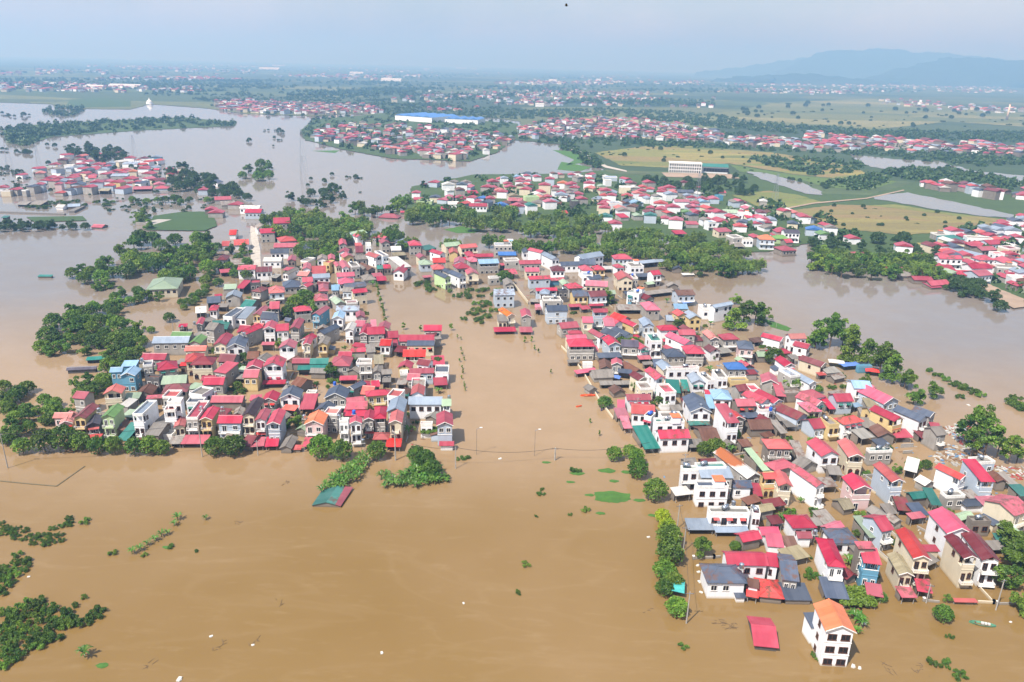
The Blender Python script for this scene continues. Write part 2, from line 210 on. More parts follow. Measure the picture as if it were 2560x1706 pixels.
HOUSES = """
@1640,1300,3.92
505 610 890 615 872 430 4.6 h S w n2 |white house under a dark slate hipped roof at the flooded road corner;slate-hipped corner house
785 765 880 765 880 712 1.4 s S w
700 438 1105 448 1085 312 5 w R w |long white house with a two-tone crimson roof behind the slate-hipped corner house;long two-tone crimson roof
1107 460 1195 462 1172 345 4.2 s R w
1015 752 1250 757 1195 580 2 h O k |half-drowned house with bright vermilion hipped roof on the flooded road;drowned vermilion hip roof
880 760 1008 760 1005 672 1.8 s O k
890 668 1012 668 1012 590 3 s B w
1240 595 1402 598 1325 335 4 w S g
1265 790 1535 795 1490 645 1.3 s S k
965 1240 1200 1247 1115 955 1.25 w R d |low crimson tin roof afloat alone in the brown water;lone floating crimson roof
1692 450 1858 455 1572 178 6.5 h R w b
1660 770 1900 780 1815 600 2 s S k
1215 378 1215 378 1215 378 0 x
@0,0,1
2064 1575.5 2141.6 1582 2032.9 1509 8.8 g T w z |tall new white house with orange tile roof standing alone in the flood;lone orange-tiled white house
2032 1570 2053 1572 2010 1536 4.2 s S w
@2100,1300,3.92
232 432 412 436 352 297 7.4 s R t bl |weathered grey house with a turquoise top floor and crimson porch roof;turquoise-fronted grey house
180 285 355 285 330 222 9 s R k
580 540 725 540 602 340 5 g Y c b |narrow cream house with a worn olive barrel-shaped roof;olive barrel-roofed house
722 380 895 385 545 105 8.3 g O c b |long house whose vermilion roof is bleached white in streaks;bleached vermilion roof
265 750 428 750 395 640 2 s R k
605 765 765 765 735 665 2 s R k
760 712 910 712 865 590 2.2 s R k
1215 378 1362 380 1022 160 8.3 g M c bl |ornate cream house with arched brick-red porch and maroon roof;arched-porch cream house
1390 390 1585 408 1185 130 7.4 g M w b
820 310 985 310 985 258 3.6 s R c
@2100,1000,3.92
1050 1308 1312 1312 862 1100 7.5 g P w |huge plain white house with a broad rose-pink gabled roof;broad rose-pink roof
405 1282 545 1276 338 1125 6 w R b b
300 1362 372 1342 190 1165 3 s E k
-60 1400 190 1395 110 1250 4 h S w
125 872 338 890 8 745 6.5 g R p bl |pink-fronted house with stacked balconies and an orange awning over each window;pink balconied house
515 812 632 795 328 640 7.5 g O b bl
575 1095 705 1085 635 970 2 s M k
470 1130 570 1110 480 1025 1.8 s N k
718 972 870 955 850 882 3 w G k |open shelter with an L-shaped teal tin roof over brown water;L-shaped teal roof
905 1040 1000 1030 890 890 3 s G k
1040 970 1245 960 1180 895 4 f C g
1165 775 1270 760 1018 640 6.3 g O w l
1390 812 1522 800 1182 632 6.5 s R b l |pale blue house with a crimson sheet canopy floating over its terrace;crimson canopy over the blue house
1330 640 1538 625 1460 560 4 f C b
1545 805 1642 800 1445 715 3.3 g B k
1660 840 1760 830 1600 730 2 s N k
1240 1040 1410 1030 1380 960 2.6 h S w
1430 1065 1610 1055 1560 955 2.6 s P w
1770 950 1890 940 1760 845 3 s G k
1655 1108 1950 1108 1630 950 6.5 w R c b
1290 1215 1500 1215 1430 1150 4 f N k
1190 1180 1320 1140 1260 1075 3 w E k
1560 1425 1665 1420 1590 1325 1.7 s G k
1500 1475 1640 1470 1540 1390 1.8 s N k
90 568 240 560 -25 410 6.5 g O c l |cream house with three dark arches under its vermilion gable;three-arched cream house
285 525 530 515 480 475 4.4 f G g |grey concrete house with a teal tin terrace cover;teal-topped concrete house
620 690 755 712 650 590 3 s W k
45 238 232 205 195 135 6 h O w b
528 208 640 188 392 72 7.3 g R y l |tall house with a sunflower-yellow front and dark red roof;sunflower-yellow front
550 375 725 370 665 300 2.2 s R k
768 205 885 185 618 75 6.5 g S w b
885 172 940 132 760 70 5 g S g
800 380 940 370 890 305 2.2 s M k
910 305 1010 305 960 240 2.5 s R k
390 378 530 345 290 285 3 g B k
230 290 375 270 340 190 3 s N k
700 1170 850 1150 840 1110 2.5 s R k
@1640,1000,3.92
400 872 727 872 718 800 5.8 f S w k |boxy white house with a flat slate roof and orange stair head;boxy flat-roofed white house
440 765 765 770 765 675 7 s L g
245 700 430 700 420 660 7.2 f G w b
400 690 705 680 690 620 7.6 f G w |white house with teal terraces enclosed by white parapets;teal-terraced white house
760 858 945 860 915 785 4 w S w
190 945 355 925 350 850 2.5 s W k
520 1128 935 1135 890 1062 4.8 f C w b |long white house with red window hoods above blue-grey porch roofs;red-hooded long white house
937 1140 1035 1145 1010 1050 5.2 f P w
315 1278 580 1278 490 1180 1.7 s L k
582 1300 920 1300 905 1250 1.6 s L k
1040 1325 1220 1318 1165 1235 2.8 w P w
1095 1450 1260 1440 1220 1325 2.6 s P w
1290 1485 1420 1480 1345 1355 2 s B k
1215 1500 1290 1500 1260 1440 1.6 s W k
1345 1250 1575 1245 1530 1120 4.8 h R w
1395 1355 1535 1355 1530 1282 3 w R w
1705 1295 1850 1240 1800 1165 3.5 w P k
1615 548 1812 548 1465 408 6 g R w |large pale house with a notched crimson roof between the rust-stained hall and the river;notched crimson roof
1100 472 1340 475 1265 385 6 h O k b
1170 690 1365 640 1250 570 3.4 h R g
1065 775 1195 770 1170 705 6.6 w O y l |yellow and cream house with two vermilion roofs and arched windows;yellow twin-roofed house
1205 850 1340 840 1270 710 6.6 g O c bl
1570 850 1672 832 1400 645 7 g R w b |slim white house with blue corner stripes;blue-striped slim house
960 945 1045 945 1010 840 2.2 s R k
888 768 1042 748 702 492 4 g W g r |long pale hall with a big rust stain across its tin roof;rust-stained hall
1045 700 1120 690 925 515 2.8 s E k
1385 578 1478 572 1390 432 3 s N k
1378 190 1505 155 1262 50 4.5 g M b |low house with a wide plain maroon roof;wide maroon roof
345 130 540 105 450 -40 6 g S w k |white house with a two-sided slate roof and teal eaves;teal-eaved slate house
330 250 535 240 530 218 2.2 s G k
700 232 825 225 565 85 8 s R w bl |narrow white tower house with two stepped pink flat roofs;stepped pink-topped tower
40 380 340 370 310 285 5.2 w R w
460 400 640 400 530 258 2 w B k
330 470 480 465 440 398 2 s N k
930 290 1155 285 1125 190 3 w B k
1230 340 1290 320 1170 218 2.5 s N k
1210 210 1345 205 1310 150 2.5 s N k
1280 270 1400 265 1385 218 2 s N k
1070 375 1170 350 1110 315 3 s B k
800 62 985 58 960 -10 5.5 w R k
1005 115 1185 112 1140 60 4.2 f R w
1560 50 1670 30 1460 -55 5.5 g R w
1695 265 1810 255 1592 185 5.3 f N y b
1570 620 1700 700 1640 600 2.5 s N k
1640 860 1790 850 1740 770 2.4 s N k
1700 740 1830 735 1790 660 2.8 s N k
@1280,600,3.92
395 195 466 185 285 140 7 g L w |long white block with a pale blue-grey gable beside the north canal;long white gable block
290 130 320 115 190 85 7 g R w
110 132 185 120 165 85 5 g S w
75 238 290 232 280 207 4.5 w R g
130 312 270 312 285 277 5 w P c
390 305 520 300 500 264 5.5 h M w
170 388 380 380 375 357 5.5 w R b |pale blue house with a long crimson roof beside the perimeter wall;long crimson-roofed blue house
380 402 520 392 470 375 3 w R t
495 445 580 440 540 398 3 g E g
240 500 445 495 440 474 6.5 w R b l
450 512 555 510 545 487 5.5 f S d
560 475 700 465 660 428 5.5 h R g
717 447 935 460 925 412 5.5 w P c
690 360 800 357 790 320 7 f L w
765 390 885 375 850 350 6 w S w
690 300 800 297 755 257 5.5 h R w
815 295 915 290 880 257 5.5 h R y b
690 190 905 155 890 118 7 w L w |big windowless white shed-like block with pale steel roof near the bamboo;big pale steel-roofed block
480 252 690 247 675 222 4.5 w S w
665 247 815 237 800 188 5 w S g
1005 187 1180 187 1150 154 5.5 h R b b |pale house with a tiered crimson pagoda-like roof;tiered crimson roof
1155 267 1305 272 1250 228 5.5 f N w
1240 365 1365 360 1340 337 2.2 s S k
1265 235 1440 217 1430 197 3 s L k
1430 220 1600 205 1580 187 3 s L k
1045 400 1185 385 1000 340 6 g O c |cream house with a big hipped vermilion roof;big vermilion roof
1187 385 1240 382 1205 350 5.5 f N g
1575 287 1680 290 1640 252 2.5 g S k
1675 347 1795 342 1790 328 1.3 s W k
600 555 755 550 572 512 5.3 w S y b |mustard yellow house with slate roof;mustard yellow house
565 660 690 655 690 634 2 s R k
770 558 935 548 900 507 5.5 w M b b
760 650 905 645 900 630 2 s R k
690 685 780 675 770 648 2 s R k
890 532 1020 530 1000 502 4.5 w E d
1110 530 1255 545 1180 492 6 f W w b |white-framed modern house with a teal side roof;white-framed modern house
1130 565 1180 560 1190 520 5 s G t
1325 592 1392 568 1262 515 4.5 g M g
1290 545 1610 507 1605 480 2 s N k
1625 545 1800 540 1750 492 5.6 w B b b
1680 625 1800 610 1790 598 2 s U k
1595 675 1730 680 1690 632 3.6 w V g
1320 690 1455 680 1390 612 5.5 h P g
1515 790 1705 795 1660 752 3 w L k
1625 745 1735 740 1670 700 6.2 g O y b |twin yellow and cream house with gilded window frames;gilded yellow house
1735 772 1865 770 1790 715 6.2 g L y
345 697 550 692 530 650 6.6 w S b |square pale blue block with slate roof and five small windows;square pale blue block
290 625 510 615 495 592 5.6 f N w
300 600 490 600 450 562 7 f N g
225 690 290 685 285 645 3 s P k
95 757 193 752 78 690 5.6 g R g |small grey tower house with a red gable at the pond corner;pond-corner grey tower
75 905 205 905 200 868 1.5 s R k
485 870 660 855 620 808 4.6 w R g
540 975 735 968 730 932 5.3 w P c
555 915 690 915 670 892 6 h R c
562 1042 815 1040 790 978 6.4 h R g l |broad grey house with a hipped crimson roof over an open attic;open-attic hipped house
795 1095 848 1090 830 1052 3.8 s R g
800 710 943 708 940 680 8.2 w R b bl |white house of stacked round-cornered terraces;stacked-terrace house
905 850 1015 845 885 792 6 s P w
1005 830 1095 815 975 760 6 g R w
1085 800 1165 770 1040 725 5.6 g O g
1010 955 1090 925 950 872 6 g S w
1110 950 1195 930 1050 862 6 g S w
1185 850 1258 838 1137 784 5.6 g R y b
1190 960 1255 950 1240 935 2 s R k
1290 850 1395 840 1240 782 5.6 g L b b
860 960 935 945 818 882 5.3 g R w
770 985 860 965 790 907 4 s Y g
950 1037 1070 1022 882 965 5.8 g R b b
1072 1050 1240 1047 1225 978 5.5 w D g b |house with a dark plum-grey roof in the terrace row;plum-grey roof
1260 1075 1345 1060 1222 982 5.2 g R w l
1245 1175 1375 1170 1360 1140 2 s R k
1355 1005 1482 1003 1297 925 7.6 f G w b |tall white house with a teal front roof panel;tall teal-fronted house
850 1160 1085 1150 1070 1112 2.3 s S k
1455 885 1635 880 1600 840 5.6 h R w b
1485 1000 1575 998 1570 975 2 s R k
1690 1025 1785 1005 1590 918 6.5 g P w
1640 930 1803 930 1790 888 6.2 w R g
485 1240 520 1000 520 1000 0 x
1230 640 1320 640 1300 600 2.2 s N k
1040 690 1320 690 1290 650 2.2 s N k
@1400,780,3.92
1240 410 1420 402 1370 332 5.8 h R g l
1050 440 1235 435 1190 367 4.4 h S g
395 560 510 555 375 482 2.8 g B k
165 610 370 580 350 552 1.8 s P k
330 650 530 640 510 567 2 w N g
395 720 700 712 660 682 1.7 s N k
285 775 375 757 340 715 2 g N g
525 800 650 787 600 732 2 g B k |little brown-tiled hut with a bright blue tarpaulin over its ridge;blue-tarped brown hut
705 600 835 590 692 507 2.8 g B k
590 520 680 520 675 492 2 s N k
820 520 920 515 910 492 2 s N k
750 690 875 690 850 617 2 s N k
920 545 1030 540 1010 482 2 s S k
220 520 330 520 320 497 2 f W w
80 500 200 495 180 472 1.8 s N k
935 662 1048 655 932 562 7.2 g R w bl |slender white house with an arched window and teal porch;arched-window slender house
938 820 1040 820 1035 792 2 s G k
1050 800 1185 790 1160 692 2.2 s G k
1200 780 1270 775 1240 690 2.2 s G k
1050 575 1375 565 1350 537 5.2 f R w |wide white house with a crimson roof sunk behind parapets;parapet-ringed crimson roof
1295 700 1425 690 1242 622 4.6 g L w
1440 690 1530 690 1420 602 5.3 f N w b
1545 665 1650 655 1480 582 5.3 f N w b
1430 830 1500 825 1480 777 2 s R k
1510 858 1685 848 1640 760 4.5 h V w |white house with a sky-blue tin roof;sky-blue tin roof
1450 950 1520 945 1480 842 3 s V k
660 865 895 862 890 807 5 w R w
700 1005 930 1000 920 898 5.6 w O w |white house with a plain scarlet-orange roof facing the wide street;scarlet-orange street house
560 960 640 955 635 882 3 s P k
565 1045 690 1041 640 962 2.5 s P k
625 1145 712 1143 660 1047 2.2 s P k
795 1045 915 1040 965 992 5.8 f N w
930 1100 1235 1095 1200 1047 5.8 f G w k |white house with teal terrace sheets and a cluttered rooftop;teal-sheeted terrace house
985 1048 1210 1045 1150 987 6.8 f N w
830 1352 985 1335 850 1150 2 s G k |long teal tin roof running along the flooded street edge;long teal street roof
990 930 1090 925 1070 880 2 f W w
1100 970 1210 965 1190 920 2.2 s N k
@1740,660,3.92
185 430 370 395 320 374 7.6 w L w |tall blank white house with portholes beside the river;porthole white house
75 470 185 450 130 397 4.6 f W w
305 540 380 530 350 517 3 s S k
145 745 232 735 62 670 6.3 g Q g b |pale house with a salmon gabled roof by the brown lane;salmon gabled house
270 740 425 735 390 687 6 h R g b
420 835 565 825 540 757 7 h S p b |pink and grey house with a slate hip roof;pink slate-hipped house
315 1030 505 1030 480 970 5.2 h U g b |old house with a vivid blue tin roof;vivid blue roof
335 1165 525 1160 500 1122 3.4 f N y b
650 1175 808 1165 630 1098 4.4 g R g
640 1370 745 1340 548 1252 5 g R w |white house with two side-by-side crimson gables;twin crimson gables
760 1365 860 1345 662 1242 5 g R w
930 735 1090 730 1080 687 6 w Q w b |white riverside house with a salmon roof and stacked balconies;salmon riverside house
815 755 880 735 688 687 4.2 g R w
620 710 690 717 650 682 2 s G k
1065 825 1160 805 1015 772 4.4 g R w
740 885 935 870 880 832 2.3 h R k
870 1005 985 1000 765 928 5.2 g R w b
1215 1005 1302 985 1082 912 4.8 g M c b |long house with chocolate-maroon roof and cream gable by the river road;chocolate roof by the river road
1205 1095 1315 1085 1300 1062 2 s O k
1010 952 1080 942 1070 907 4 w M w
1110 1178 1195 1165 965 1040 4.3 g L w |long low white house with a pale blue-grey gable roof;long pale blue-grey gable
1360 1135 1470 1110 1420 1062 2 w N k
1590 1020 1735 1015 1700 998 2.4 f W t |small hut with a flat white roof beside a red tarpaulin;flat white riverside hut
1545 1210 1745 1235 1660 1150 5.6 w V w b |white balconied house under a pale sky-blue roof near the river;pale sky-blue balconied house
1380 1350 1550 1345 1480 1272 5.2 w R b
1310 1430 1370 1420 1250 1317 2.5 s R k
830 1540 960 1535 920 1482 2 s N k
860 1290 1060 1285 1050 1227 3 f N k
985 1370 1050 1360 1040 1312 2 s R k
790 1300 885 1300 830 1195 3 s R k
1555 1410 1640 1395 1600 1362 2 s V k
1680 1410 1800 1400 1740 1332 3 s Y g
1620 1500 1740 1490 1700 1430 2 s N k
@1300,640,2.307
2100 855 2190 835 2035 762 4.5 g P b |long blue-sided house with a rose-pink roof at the river bend;rose-pink riverbend roof
2035 770 2060 762 1985 730 4 s P k
@840,560,3.92
50 150 200 135 190 107 4 w G k |green tin hall at the bamboo edge;green tin hall
185 112 310 87 280 57 5 w E w
205 130 270 122 375 97 5.6 g R w
345 140 400 135 460 95 5.6 g O g
475 145 520 135 590 100 5.6 g R g
445 192 530 184 500 157 6 g R g
30 205 108 205 95 157 6 g R g
25 280 110 285 50 247 5.6 g R w
285 230 350 226 345 187 7.6 f W w
190 285 270 277 265 227 4 s M k
185 215 255 215 250 197 5.5 s O k
565 187 645 190 620 157 5 g L b
650 210 740 205 720 177 4.6 w S d
720 212 840 207 820 172 6.4 h R g
880 260 990 237 970 207 3.6 s G k |dark green tin shed with a white dome beside it;dark green tin shed
540 260 640 260 630 227 5 w W g
560 315 690 307 680 287 3 s Y k
812 335 897 330 860 300 5.3 g R c
1020 302 1080 290 972 258 5.6 g R w
1078 225 1230 212 1180 182 7 w E c |tall cream house with a pale green gable at the canal;tall pale green gable
1110 290 1195 285 1102 250 5.6 g O y
1225 240 1390 226 1385 202 7.4 w O c b
1550 217 1730 217 1725 192 7.4 f L g |flat-topped grey house with a white parapet and red terrace by the bamboo;white-parapet grey house
1590 310 1770 310 1765 287 4.6 s U k |long bright blue tin canopy;long bright blue canopy
1365 325 1545 320 1530 300 5.3 w R g
1290 320 1370 312 1335 273 5.8 h R g
1310 370 1410 366 1370 333 5 h P g
1405 392 1600 385 1590 349 6 w V g l |house with a wide sky-blue terrace roof;wide sky-blue terrace roof
950 380 1075 378 1060 347 6 w O g
825 400 945 395 920 360 4.6 h E b
950 445 1075 440 1050 404 5.6 h O g
1065 530 1133 522 1019 470 6.6 g S e b |mint green and white house with slate gable on the pond bank;mint green pond house
1205 525 1285 515 1172 467 6.2 g S w b
1110 490 1165 480 1092 442 5.6 g S g
1290 500 1400 490 1262 457 5.8 g R c b
1150 385 1255 380 1160 342 7 g P w
1185 435 1330 430 1280 392 5.6 h R g
862 530 950 520 945 505 3 s R k
640 430 745 420 605 345 5.6 s W g |house under a large bright white sheet roof;large white sheet roof
555 475 665 480 610 420 4.8 g R w
390 332 460 318 357 287 6 g O w bl
460 325 522 317 432 267 6.6 f S b b
400 445 465 440 460 417 4 s G k
465 440 545 435 530 410 4 s R k
370 520 470 510 460 487 3 s R k
400 560 500 555 490 527 2.4 s R k
275 550 400 545 360 503 3 h N g
310 455 395 445 292 392 4.4 g B k
245 455 330 450 280 412 4 g N g
10 520 185 510 180 482 5 w P w
25 590 180 580 170 537 4.3 h P w
60 435 135 430 100 365 5.6 g R w
0 420 50 415 20 375 5.6 g R c
150 430 240 420 200 377 6.6 f N g
70 330 180 325 150 297 5.6 g R y
200 350 310 345 270 312 4 w N g
90 630 300 610 290 577 4 w S g
0 650 30 640 25 607 4.6 s V g
170 680 310 665 300 637 6.4 w R c bl
0 790 95 775 35 725 4 g E g
100 790 222 780 215 752 4.3 f M g
0 850 225 848 215 812 5.6 w L w
195 918 285 910 280 862 6 g R g
-40 925 70 930 95 872 6.2 g V w b |white house with a pale sky-blue gable in the village middle;pale sky-blue gable house
78 1045 175 1035 208 972 6.2 g W w |white house with a cream gabled roof;cream-gabled white house
225 1085 310 1080 350 987 6.4 g R g
307 1080 480 1080 470 1022 6.4 w R g
490 1115 615 1115 600 1062 4.3 w R k
340 1010 400 1005 395 957 4 s P k
480 1210 610 1190 600 1132 2.5 s R k
858 1045 1035 1045 1030 1000 4.6 w R g |crimson-roofed house jutting into the wide flooded street;crimson house jutting into the street
618 1150 960 1150 950 1097 5.3 w R g |grey house with the widest crimson roof beside the flooded street;widest crimson roof
690 1195 965 1195 960 1157 4.9 s S c
970 1135 1040 1125 1030 1112 3.4 s N g
655 1300 875 1300 870 1242 5.6 w O c bl |ornate cream house with a bright vermilion roof and domed turret window;turreted vermilion house
620 1490 715 1480 710 1437 3.3 f W g
720 1465 960 1460 945 1417 4.8 w R b
935 1390 1070 1380 1060 1312 2 s R k
145 1255 290 1250 280 1217 3.4 w R g
295 1265 390 1255 380 1197 3.4 s N g
-60 1390 135 1385 170 1302 4.8 h R g
20 1300 150 1300 120 1257 5.2 w R g
215 1380 360 1375 340 1332 6.4 f N g b |bare concrete house of open stained balconies;stained concrete house
360 1455 445 1450 455 1397 4.8 g N g b
450 1475 550 1470 540 1427 4.3 w N d l
370 1380 470 1370 465 1302 3 s Y g
30 1535 205 1530 190 1497 2 s R k
1555 700 1755 697 1745 642 6.6 w L b |pale blue house by the garden island with a grey-blue roof;pale blue garden house
1680 905 1760 895 1667 832 6 g T c b |small cream house with an orange gable on the garden island;orange-gabled garden house
1585 960 1680 950 1665 887 4 w N c l
1550 1060 1770 1055 1765 1022 1.5 s R k
1500 540 1620 532 1600 514 4 f C g
1290 365 1390 350 1360 325 3 s R k
1625 410 1715 400 1700 385 3 s R k
1675 500 1780 485 1750 452 3 s R k
1655 370 1803 365 1790 338 5.6 f N g
1675 185 1745 180 1740 155 5 f V w
1660 600 1750 595 1630 550 4 g N g b
@100,820,3.92
122 882 300 880 320 830 5.3 w Q p b |pink house with a salmon roof at the row's village end;salmon-roofed pink house
187 938 318 935 365 835 4.8 g Q p b
312 890 450 882 590 757 6.8 g M y b |lemon yellow house with arched porch and dark maroon roof;lemon yellow arched house
455 955 585 950 610 865 4.8 g D d b
585 885 735 868 838 760 7 g F e b |lime green house with a leaf-green roof;lime green house
740 1100 850 1112 900 962 2.2 s G k |teal tin roof sloping between the lime green and modern grey houses;teal roof between
885 870 1018 862 1170 718 8 f L w bl |modern white-framed grey house with a glass front;modern glass-fronted house
1025 1050 1165 1055 1210 912 3.4 w N k
1200 830 1335 825 1395 722 8 f Q w bl |bright white modern house with an orange-tiled terrace;bright white modern house
1232 747 1390 742 1405 692 9.8 f W w
1165 1068 1300 1072 1305 1012 1.8 f W w
1420 752 1600 750 1630 692 6 f S w
1310 970 1420 970 1440 885 4.5 g O c b
1415 905 1555 895 1680 722 7 f R g b |grey house with a long pink flat roof in the waterfront row;long pink flat roof
1558 905 1690 893 1765 782 7 g R y b
380 1105 580 1100 580 1052 1.6 s O k
955 1130 1150 1112 1150 1077 1.6 s R k
1255 1140 1380 1140 1420 1077 1.7 s N k
1375 1140 1630 1138 1640 1067 1.7 s R k
615 650 800 640 858 577 6.2 g Q c bl |cream house with glazed balcony under a salmon hipped gable;glazed salmon house
785 468 930 470 995 402 6 g V t |slate-blue walled house with pale blue roof and balcony;slate-blue walled house
680 435 800 430 840 387 5.6 w V t
790 382 940 377 960 332 5.6 s V t
1000 385 1110 377 1120 327 6.4 f S g
1020 500 1170 510 1160 472 5 f B d |blackened roofless concrete block;blackened concrete block
930 660 1100 650 1160 572 2.5 g B k
985 310 1220 312 1265 257 4.6 w R g
1150 405 1350 400 1340 332 4.8 h R g b
1185 555 1430 540 1450 467 3.6 w E k |low pale sage tin roof between crimson ones;low sage roof
1195 635 1440 620 1440 547 5.2 h M c bl
1035 700 1195 690 1190 662 3 s R k
1450 670 1540 670 1550 627 4 f R g
1475 360 1690 355 1720 287 6.5 h M c bl |cream villa with two brick-red hipped roofs and colonnade;colonnaded cream villa
1420 330 1600 320 1610 252 6 h O c
1365 375 1475 370 1480 342 4 s O k
1095 150 1450 145 1450 92 5.4 w L g |long pale grey building with a pale blue roof at the village edge;long pale blue-roofed building
1280 80 1470 85 1500 47 4.8 w F g
1455 150 1570 155 1640 87 5.4 g F g
1415 225 1620 222 1620 182 4.6 w Q c l
@500,820,3.92
110 440 270 440 250 364 5.3 s R g
25 557 225 555 265 487 4.8 w R g
0 520 150 515 170 477 3.2 s R k
125 170 255 165 330 67 5.2 g R c b
255 195 440 190 480 102 5.2 g S w |white house with a slate gable and blue-framed windows mid village;blue-framed slate gable
160 335 330 330 410 262 4 w M g
442 400 600 395 630 332 6.4 g R g
615 380 810 378 850 302 6.6 g R w bl |wide white house with orange-hooded windows below a crimson double gable;orange-hooded wide house
605 555 835 550 845 517 1.8 s R k
330 500 440 505 445 465 2 s N k
885 550 990 575 1020 492 2.6 w B k
765 200 930 195 962 137 5.6 g R w bl
1005 165 1085 165 1115 92 6 g R c b
1150 165 1250 165 1285 97 5.6 g N y b |narrow cream house with a mossy grey gable;mossy-gabled cream house
900 345 1080 345 1080 302 3.4 w R k
1075 355 1255 350 1250 302 3.4 w G k
950 415 1260 405 1260 372 2.6 s G k |long dark teal lean-to roof by the courtyard pool;long teal lean-to
455 305 570 300 600 237 3 w B k
835 330 905 340 920 282 3.4 g B k
100 730 410 730 435 667 3.2 w R k |long low crimson-tiled roof with studded ridge;long low studded roof
405 865 535 857 638 697 7.6 g X c b |cream house with a near-black maroon roof in the waterfront row;near-black maroon roof
530 910 645 903 703 802 7 g R w b
650 948 785 945 845 812 7.2 g R b bl
165 932 400 932 405 857 5.6 w R b b |pale blue house with a wide crimson roof in the waterfront row;pale blue waterfront house
395 1150 500 1155 530 1052 1.9 w M k
490 1165 628 1165 645 1092 1.7 s R k
632 1165 765 1165 785 1087 1.7 s R k
775 1180 900 1180 965 1072 1.9 g N k
895 1195 990 1195 990 1157 1.1 s O k
1000 1165 1080 1165 1110 1092 2 s R k
1010 960 1215 935 1265 832 6.4 g T p b |lilac-white house with a bright orange lopsided roof;bright orange lopsided roof
600 715 745 720 790 642 4.8 g R g
480 715 600 710 590 667 3.8 s R k
775 690 980 688 1020 607 5.2 g S w b |white house with slate gable and blue columns;blue-columned slate house
970 795 1115 805 1165 687 3 s R k
795 800 930 815 950 772 3 s Q k
1215 685 1435 688 1490 602 6 g S g b |dark grey villa with a big slate gable;dark grey slate villa
1430 587 1515 600 1555 527 5.6 g S g
1555 575 1670 570 1660 522 4 h R g
1680 580 1770 580 1760 532 3.4 s R k
1030 650 1142 655 1152 622 1.2 f N g |grey concrete landing slab with people standing by the courtyard pool;courtyard landing slab
@800,840,3.92
455 590 690 570 700 522 5.6 h R y b |peach house with crimson hipped roof behind the pergola house;peach hipped house
255 720 460 715 470 642 5.2 w R g
270 670 440 650 440 592 5.6 w R g
215 785 440 790 450 722 4.2 s R g
175 850 285 850 300 815 7 f W w b
287 860 410 855 415 802 8 g R w b |white house with an arched attic window beside a white pergola;arched-attic pergola house
425 825 530 820 545 737 6.6 g R g b
525 805 645 805 655 692 6.6 h R g bl
672 855 805 848 825 745 8 g O c b |tall cream house with a vermilion gable by the concrete pole;tall cream pole-side house
650 745 825 740 860 622 8 g L g
640 1090 795 1090 800 1022 2 s O k
520 1010 670 1010 665 947 2.8 h O k
865 672 1195 672 1200 600 5.6 w L w |long white building with a pale blue-grey roof and square windows;long square-windowed building
1195 680 1285 690 1285 627 5.6 w E w l
1140 880 1305 875 1300 762 7.2 g R b |pale blue corner house with a crimson gable at the wide street;pale blue street-corner house
1170 1075 1310 1075 1315 1032 2 w R w
975 885 1110 885 1110 852 4.4 f Q w
885 520 1040 515 1045 422 4.3 f N b b
1115 485 1255 485 1240 427 2 s R k
695 590 870 590 865 562 3 s G k
755 555 865 560 820 512 3.4 h B k
905 590 1005 590 1000 542 3 s R k
720 620 805 615 800 592 2.4 s O k
@440,520,3.92
955 152 1118 150 1115 110 8 w R g |lone tall grey house with a crimson roof among the northern trees;lone tall grey house
825 248 970 245 960 212 6.4 w R g
980 262 1130 250 1125 234 3.6 s R k
790 200 905 200 880 172 4.6 g N w
1015 325 1190 325 1150 287 5.6 h O g |house with a bright orange hipped roof beside the paved lane;orange hip by the lane
955 388 1200 385 1198 352 4.4 w R g
925 445 1105 440 1105 414 4 w S w
1225 410 1345 408 1330 367 5.3 g S w |white house with a slate gable and blue trim by the trees;blue-trimmed slate gable
400 510 500 505 530 467 6.2 h M g b
535 560 680 550 680 502 3.4 w N k
600 607 775 605 770 567 5.6 w R w |brilliant white house with a rose roof by the lane;brilliant white lane house
782 628 940 625 945 582 5.2 w M w
850 525 1030 525 1025 492 4.3 w W w |white house with a long white roof facing the lane;white-roofed lane house
1090 520 1170 520 1180 477 6 g R k
1035 645 1100 650 1150 592 4 g N w
435 640 545 630 540 607 2.4 s R k
1240 600 1320 600 1325 547 5.3 g R w
1210 530 1300 535 1290 492 5 f N c b
1380 510 1480 510 1485 472 5.3 g N w b
1490 505 1560 505 1555 462 6 g R y b |bright ochre house with red gables;bright ochre house
1325 650 1475 650 1470 597 3.4 s O k |broad flat vermilion roof mid village;broad flat vermilion roof
1050 775 1225 775 1215 722 4 h S g |square pavilion with a slate hip roof;square slate pavilion
1340 690 1510 680 1510 652 5.3 w L w b
1238 725 1340 725 1340 692 4.3 w R w
1230 770 1380 765 1380 742 3 f N k
1400 815 1495 810 1490 747 5.6 h R g
1355 905 1490 905 1480 852 4.8 h R g
1525 810 1595 805 1595 767 4.8 w V g
910 830 1065 828 1060 777 6 h O b b |pale blue ornate house with a vermilion roof;ornate pale blue house
460 800 590 795 590 762 3.3 s E g
580 790 665 790 665 737 3.3 s R k
720 750 830 745 835 707 6 f R d
480 880 630 880 655 832 4.8 g L g
300 935 440 930 440 887 3.3 s S k
385 870 460 860 460 845 3 s R k
635 965 720 985 755 897 4.8 w G k |bright teal steep tin roof;steep teal roof
915 990 1010 990 1025 922 6 w R g l
1185 915 1310 910 1300 897 3 s F k
1165 1015 1330 1000 1330 962 6 h R g bl
1325 1045 1410 1050 1430 972 6.6 g R t b |turquoise house with a rose gable;turquoise house
320 1000 400 1000 425 957 4.8 h R w
190 1030 300 1030 300 987 3 s W k
300 1125 400 1090 380 1062 3 s N k
20 1170 110 1165 120 1142 2.4 s R k
190 1150 260 1140 290 1077 5 g R g
445 1080 560 1080 700 987 5.3 f S w |white-walled house with a long dark slate terrace;long slate terrace
560 1085 690 1085 800 1002 4.4 s L w
